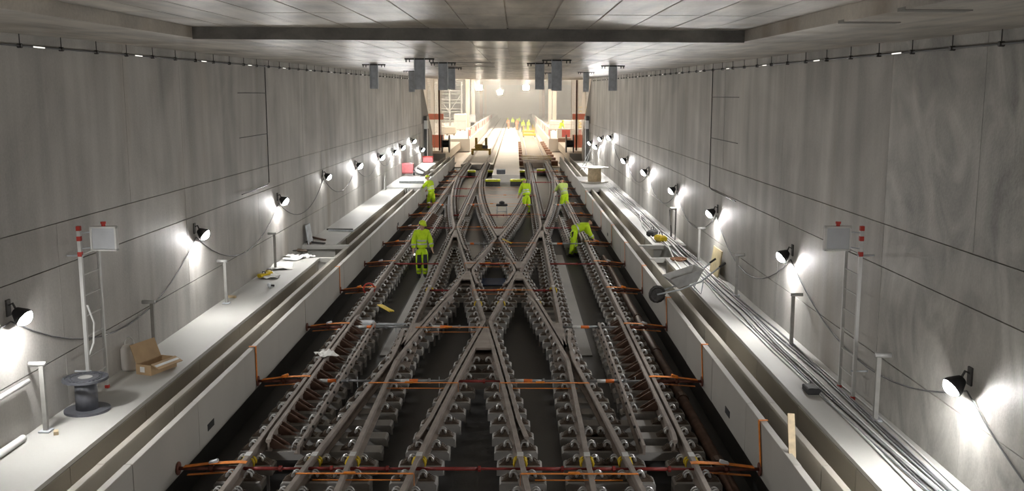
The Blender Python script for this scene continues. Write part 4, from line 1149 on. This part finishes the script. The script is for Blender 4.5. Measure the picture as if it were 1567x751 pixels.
# platforms
for sx, side in ((-1, 'left'), (1, 'right')):
    px0 = 4.15
    pf = struct('platform_' + side, box((sx * (px0 + 16.8) / 2, (102 + YH1) / 2, .20), (16.8 - px0, YH1 - 102, 1.3)), M['hall_white'])
    struct('side_floor_' + side, box((sx * (WX + 16.5) / 2 - sx * .4, 91, .2), (16.5 - WX + .8, 22, .7)), M['hall_beige'])
    # platform edge barrier: posts and red and white boards
    b0 = thing('edge_barrier', 'red and white site barrier along the %s platform edge' % side, 'barrier', (sx * (px0 + .12), 102, .85))
    y = 0; k = 0
    pm_ = MB().box((0, 0, .55), (.10, .10, 1.1)).mesh('barrier_post', M['film'])
    while y < 110:
        obj('barrier_post', pm_, b0, (0, y, 0))
        if k % 3 != 2: MB().box((0, y + 2.0, .55), (.05, 3.8, .62)).build('barrier_board', M['barrier_red'] if k % 2 == 0 else M['film'], b0)
        else: MB().box((0, y + 2.0, .55), (.05, 3.8, .85)).build('barrier_board', M['film'], b0)
        MB().tube([(0, y, 1.08), (0, y + 4, 1.08)], .04, 5).build('barrier_rail', M['film'], b0)
        y += 4; k += 1
    # columns
    for i, y in enumerate((142, 160, 198, 224)):
        t = thing('station_column', '%s column on the %s station platform, %s from the tunnel' % ('brown' if i == 2 else 'pale', side, ORD[i]), 'column', (sx * 6.3, y, .85))
        w_ = .55 if i != 2 else .6
        MB().box((0, 0, (HZ - .85) / 2), (w_, w_, HZ - .85), None, .03).build('shaft', M['brown'] if i == 2 else M['hall_beige'], t)
        MB().box((0, 0, .15), (w_ + .3, w_ + .3, .3)).build('plinth', M['hall_beige'], t)
    # plastic sheet partitions at the tunnel end
    t = thing('sheet_partition', 'tall plastic sheet partition with vertical battens at the %s tunnel end' % side, 'partition', (sx * 5.9, 84.0, .5), R(0))
    n = 9; wd = 2.7
    for j in range(n):
        x = sx * (-.45 + (j + .5) * wd / n)
        h_ = wd / n * .49; MB().add([(x - h_, .02 * (j % 2), 0), (x + h_, .02 * (j % 2), 0), (x + h_, .02 * (j % 2), 6.4), (x - h_, .02 * (j % 2), 6.4)], [(0, 1, 2, 3)]).build('sheet', M['sheet'], t)
        if j % 2 == 0: MB().box((x - wd / n / 2, -.03, 3.2), (.03, .03, 6.4)).build('batten', M['hall_beige'], t)
    for z, hh in ((.9, 1.1), (3.0, .5)):
        MB().add([(sx * .75 - 1.1, -.015, z - hh / 2), (sx * .75 + 1.1, -.015, z - hh / 2), (sx * .75 + 1.1, -.015, z + hh / 2), (sx * .75 - 1.1, -.015, z + hh / 2)], [(0, 1, 2, 3)]).build('red_netting', M['netting'], t)
    MB().box((sx * .0, -.1, 3.35), (.14, .12, 6.5)).build('dark_post', M['bracket'], t)
# left platform: scaffold, wrapped pallets; right: scissor lift, pallets, crate
t = thing('scaffold_rack', 'pale scaffold rack with shelves on the left platform', 'scaffold', (-9.3, 132, .85))
for x in (-2.6, -.8, 1.0, 2.6):
    for y in (0, 1.5): MB().tube([(x, y, 0), (x, y, 6.4)], .06, 6).build('upright', M['galv_light'], t)
for z in (1.2, 2.4, 3.6, 4.8, 6.0):
    MB().box((0, .75, z), (5.4, 1.5, .08)).build('shelf', M['hall_grey'], t)
    MB().tube([(-2.6, 0, z + .4), (2.6, 0, z + .4)], .05, 6).build('rail', M['galv_light'], t)
for a, b_ in (((-2.6, 0, 0), (-.8, 0, 2.4)), ((1.0, 0, 2.4), (2.6, 0, 4.8)), ((-.8, 0, 4.8), (1.0, 0, 2.4))): MB().tube([a, b_], .045, 6).build('brace', M['galv_light'], t)
def pallet(x, y, w, d, h, label, cat='pallet', m_='film'):
    t = thing('wrapped_pallet', label, cat, (x, y, .85))
    for q in (-.4, 0, .4): MB().box((q * w, 0, .06), (.1, d, .12)).build('bearer', M['brown'], t)
    MB().box((0, 0, .12 + h / 2), (w, d, h), None, .12).build('wrapped_load', M[m_], t)
    MB().box((0, 0, .12 + h * .55), (w + .03, d + .03, .06)).build('band', M['hall_beige'], t)
pallet(-6.6, 128, 1.6, 1.4, 2.1, 'tall white wrapped pallet on the left platform')
pallet(-7.2, 112, 2.0, 1.6, .9, 'low pinkish wrapped pallet at the front of the left platform', m_='hall_beige')
pallet(-8.6, 118, 1.4, 1.2, 1.1, 'white wrapped pallet on the left platform beside the partition')
for i, x in enumerate((5.9, 7.6, 9.3)):
    pallet(x, 128 + i * .5, 1.5, 1.4, 1.25, 'wrapped pallet on the right platform, %s from the track' % ORD[i])
t = thing('scissor_lift', 'yellow scissor lift standing on the right platform', 'machine', (8.9, 122, .85))
MB().box((0, 0, .5), (1.5, 2.2, .6), None, .06).build('chassis', M['yellow'], t)
for z in (1.1, 1.7):
    for s in (-1, 1):
        MB().tube([(-.6, s * .4, z - .3), (.6, s * .4, z + .3)], .07, 6).build('arm', M['yellow'], t); MB().tube([(.6, s * .4, z - .3), (-.6, s * .4, z + .3)], .07, 6).build('arm', M['yellow'], t)
MB().box((0, 0, 2.1), (1.5, 2.3, .12)).build('deck', M['steel_dark'], t)
for z in (2.6, 3.1):
    for s in (-1, 1): MB().tube([(-.75, s * 1.1, z), (.75, s * 1.1, z)], .05, 6).build('guard_rail', M['yellow'], t); MB().tube([(s * .75, -1.1, z), (s * .75, 1.1, z)], .05, 6).build('guard_rail', M['yellow'], t)
for x in (-.72, .72):
    for s in (-1, 1): MB().tube([(x, s * 1.1, 2.1), (x, s * 1.1, 3.1)], .05, 6).build('rail_post', M['yellow'], t); MB().lathe([(0, -.1), (.25, -.1), (.25, .1), (0, .1)], 12, (x, s * .8, .25), ry(PI / 2)).build('wheel', M['black'], t)
t = thing('site_crate', 'pale crate with two red panels at the front of the right platform', 'crate', (6.6, 101.2, .55))
MB().box((0, .4, .9), (3.2, .8, 1.0), None, .03).build('crate_body', M['film'], t)
for q in (-.7, .6): MB().box((q, -.015, .9), (.85, .05, .75)).build('red_panel', M['barrier_red'], t)
MB().box((0, .4, .2), (3.0, .6, .4)).build('skid', M['brown'], t)
q = at_y(746, 167, 122)
t = thing('lift_mast', 'grey machine with a control panel on the left platform edge', 'machine', (min(q.x, -4.75), q.y, .85)); MB().box((0, 0, .6), (.5, .5, 1.2), None, .05).build('column', M['steel_dark'], t); MB().box((0, 0, 1.7), (.75, .5, 1.0), None, .08).build('head', M['galv'], t); MB().box((0, -.26, 1.7), (.5, .03, .6)).build('screen', M['film'], t)
# tracks of the station, slab between
st = struct('track_slab', MB().box((0, (66 + 250) / 2, -.36), (1.9, 184, .52)), M['hall_white'])
for sx, side in ((-1, 'left'), (1, 'right')):
    t = thing('station_track', '%s station track running straight on into the bright station' % side, 'railway track', (sx * TC, 80, -.18))
    for s in (-1, 1):
        MB().sweep([(s * HG, 0, .18), (s * HG, 90, .18), (s * HG, 178, .18)], RP).build('rail', M['rail'], t)
    bm = MB().box((0, 0, -.005), (2.5 if sx < 0 else 2.3, .28, .03), None, .005).mesh('sleeper', M['hall_white'] if sx < 0 else M['hall_beige'])
    for i in range(100): obj('sleeper', bm, t, (0, .5 + i * .75, 0))
for i in range(9):
    for x in (1.05, 3.95):
        solo(MB().box((0, 0, .20), (.55, .9, .4), None, .02), 'timber_block', M['brown'], 'brown timber packing block %s the far right track, %s from the tunnel' % ('left of' if x < 2 else 'right of', ORD[i]), 'timber block', 'timber blocks beside the right track', loc=(x, 82 + i * 4.6, -.55))
for i in range(5):
    solo(MB().box((0, 0, .03), (2.6, .35, .05), None, .01), 'cross_plank', M['ochre'], 'ochre plank laid across the right track before the station, %s from the tunnel' % ORD[i], 'plank', 'planks across the right track', loc=(TC, 80.8 + i * 1.3, .006))
hz = bpy.data.materials.new('station_haze'); hz.use_nodes = True
nt = hz.node_tree; nt.nodes.remove(nt.nodes['Principled BSDF'])
vs_ = nt.nodes.new('ShaderNodeVolumeScatter'); vs_.inputs['Density'].default_value = 0.0065; vs_.inputs['Color'].default_value = (1, .97, .92, 1)
nt.links.new(vs_.outputs[0], nt.nodes['Material Output'].inputs['Volume'])
o = box((0, 172.0, 4.2), (2 * HX - .4, 176, 9.5)).build('haze', hz); tag(o, 'pale dusty haze filling the bright station', 'haze', kind='stuff')
# people far away
for i, (px, py, yy, jk, lb) in enumerate(((778, 185, 165, 'hivis_orange', 'distant worker in orange jacket at the left end of the far group'), (785, 183, 172, 'hivis', 'distant worker in yellow jacket beside the orange one in the far group'), (791, 184, 160, 'hivis_orange', 'distant orange worker in the middle of the far group'), (800, 187, 150, 'hivis', 'distant yellow worker on the far right track'), (808, 187, 152, 'hivis', 'distant yellow worker at the right end of the far group'), (794, 182, 178, 'hivis', 'most distant yellow worker behind the far group'))):
    q = at_y(px, py, yy); person(lb, (q.x, yy, -.1), PI + .3 * (i - 2), .25, knee=False, jacket=jk, trousers='navy' if i % 2 else jk, detail=False)
q = at_y(858, 200, 110); person('yellow worker standing on the right platform beside the barrier', (q.x, 110, .85), PI + .8, .5, knee=False, detail=False)
q = at_y(868, 212, 103); person('worker in yellow vest at the front of the right platform beside the crate', (9.0, 104, .85), 0.4, .4, knee=False, detail=False)
for i, (px, py, yy, lb) in enumerate(((790, 172, 140, 'yellow tool cart on the far right track'), (804, 178, 128, 'yellow rail cart standing on the far right track, nearer'))):
    t = thing('rail_cart', lb, 'cart', (2.45, yy, 0)); MB().box((0, 0, .35), (1.7, 1.2, .3), None, .05).build('body', M['yellow'], t)
    for s in (-1, 1): MB().lathe([(0, -.05), (.18, -.05), (.18, .05), (0, .05)], 12, (s * .75, 0, .18), ry(PI / 2)).build('wheel', M['black'], t); MB().tube([(s * .7, .4, .5), (s * .7, .4, 1.3)], .05, 6).build('upright', M['yellow'], t)
# wall cupboards at the tunnel end and dark reels
for sx, side in ((-1, 'left'), (1, 'right')):
    t = thing('wall_cabinet', 'tall dark niche cabinet with a pale sign at the %s tunnel end' % side, 'cabinet', (sx * 5.80, 70.5, DECK))
    MB().box((0, 0, 1.6), (.22, 1.6, 3.2), None, .02).build('case_body', M['steel_dark'], t)
    MB().box((-sx * .12, -.3, 2.6), (.03, 1.0, .6)).build('sign', M['white'], t); MB().box((-sx * .02, -.82, 2.6), (.24, .03, .6)).build('sign_face', M['white'], t)
    MB().box((-sx * .15, -1.0, 1.4), (.05, .05, 2.8)).build('white_post', M['white'], t)
    q = thing('dark_reel', 'dark reel standing on edge beside the %s walkway end' % side, 'cable reel', (sx * 5.2, 81.5, .55))
    for s in (-.3, .3): MB().lathe([(0, -.04), (.75, -.04), (.75, .04), (0, .04)], 18, (s, 0, .75), ry(PI / 2)).build('flange', M['steel_dark'], q)
    MB().lathe([(.3, -.3), (.3, .3)], 14, (0, 0, .75), ry(PI / 2)).build('drum', M['black'], q)
t = thing('red_crate', 'red crate on the left walkway below the far floodlight', 'crate', (-5.5, 68.2, DECK)); MB().box((0, 0, .2), (.7, .5, .4), None, .03).build('case_body', M['pink'], t); MB().box((0, 0, .42), (.74, .54, .05)).build('lid', M['redtape'], t)
t = thing('tool_heap_box', 'grey tool box on the end of the central slab', 'tool box', (-.35, 66.8, -.1)); MB().box((0, 0, .15), (.6, .4, .3), None, .04).build('case_body', M['grey_plastic'], t); MB().box((0, 0, .32), (.64, .44, .05)).build('lid', M['galv'], t)
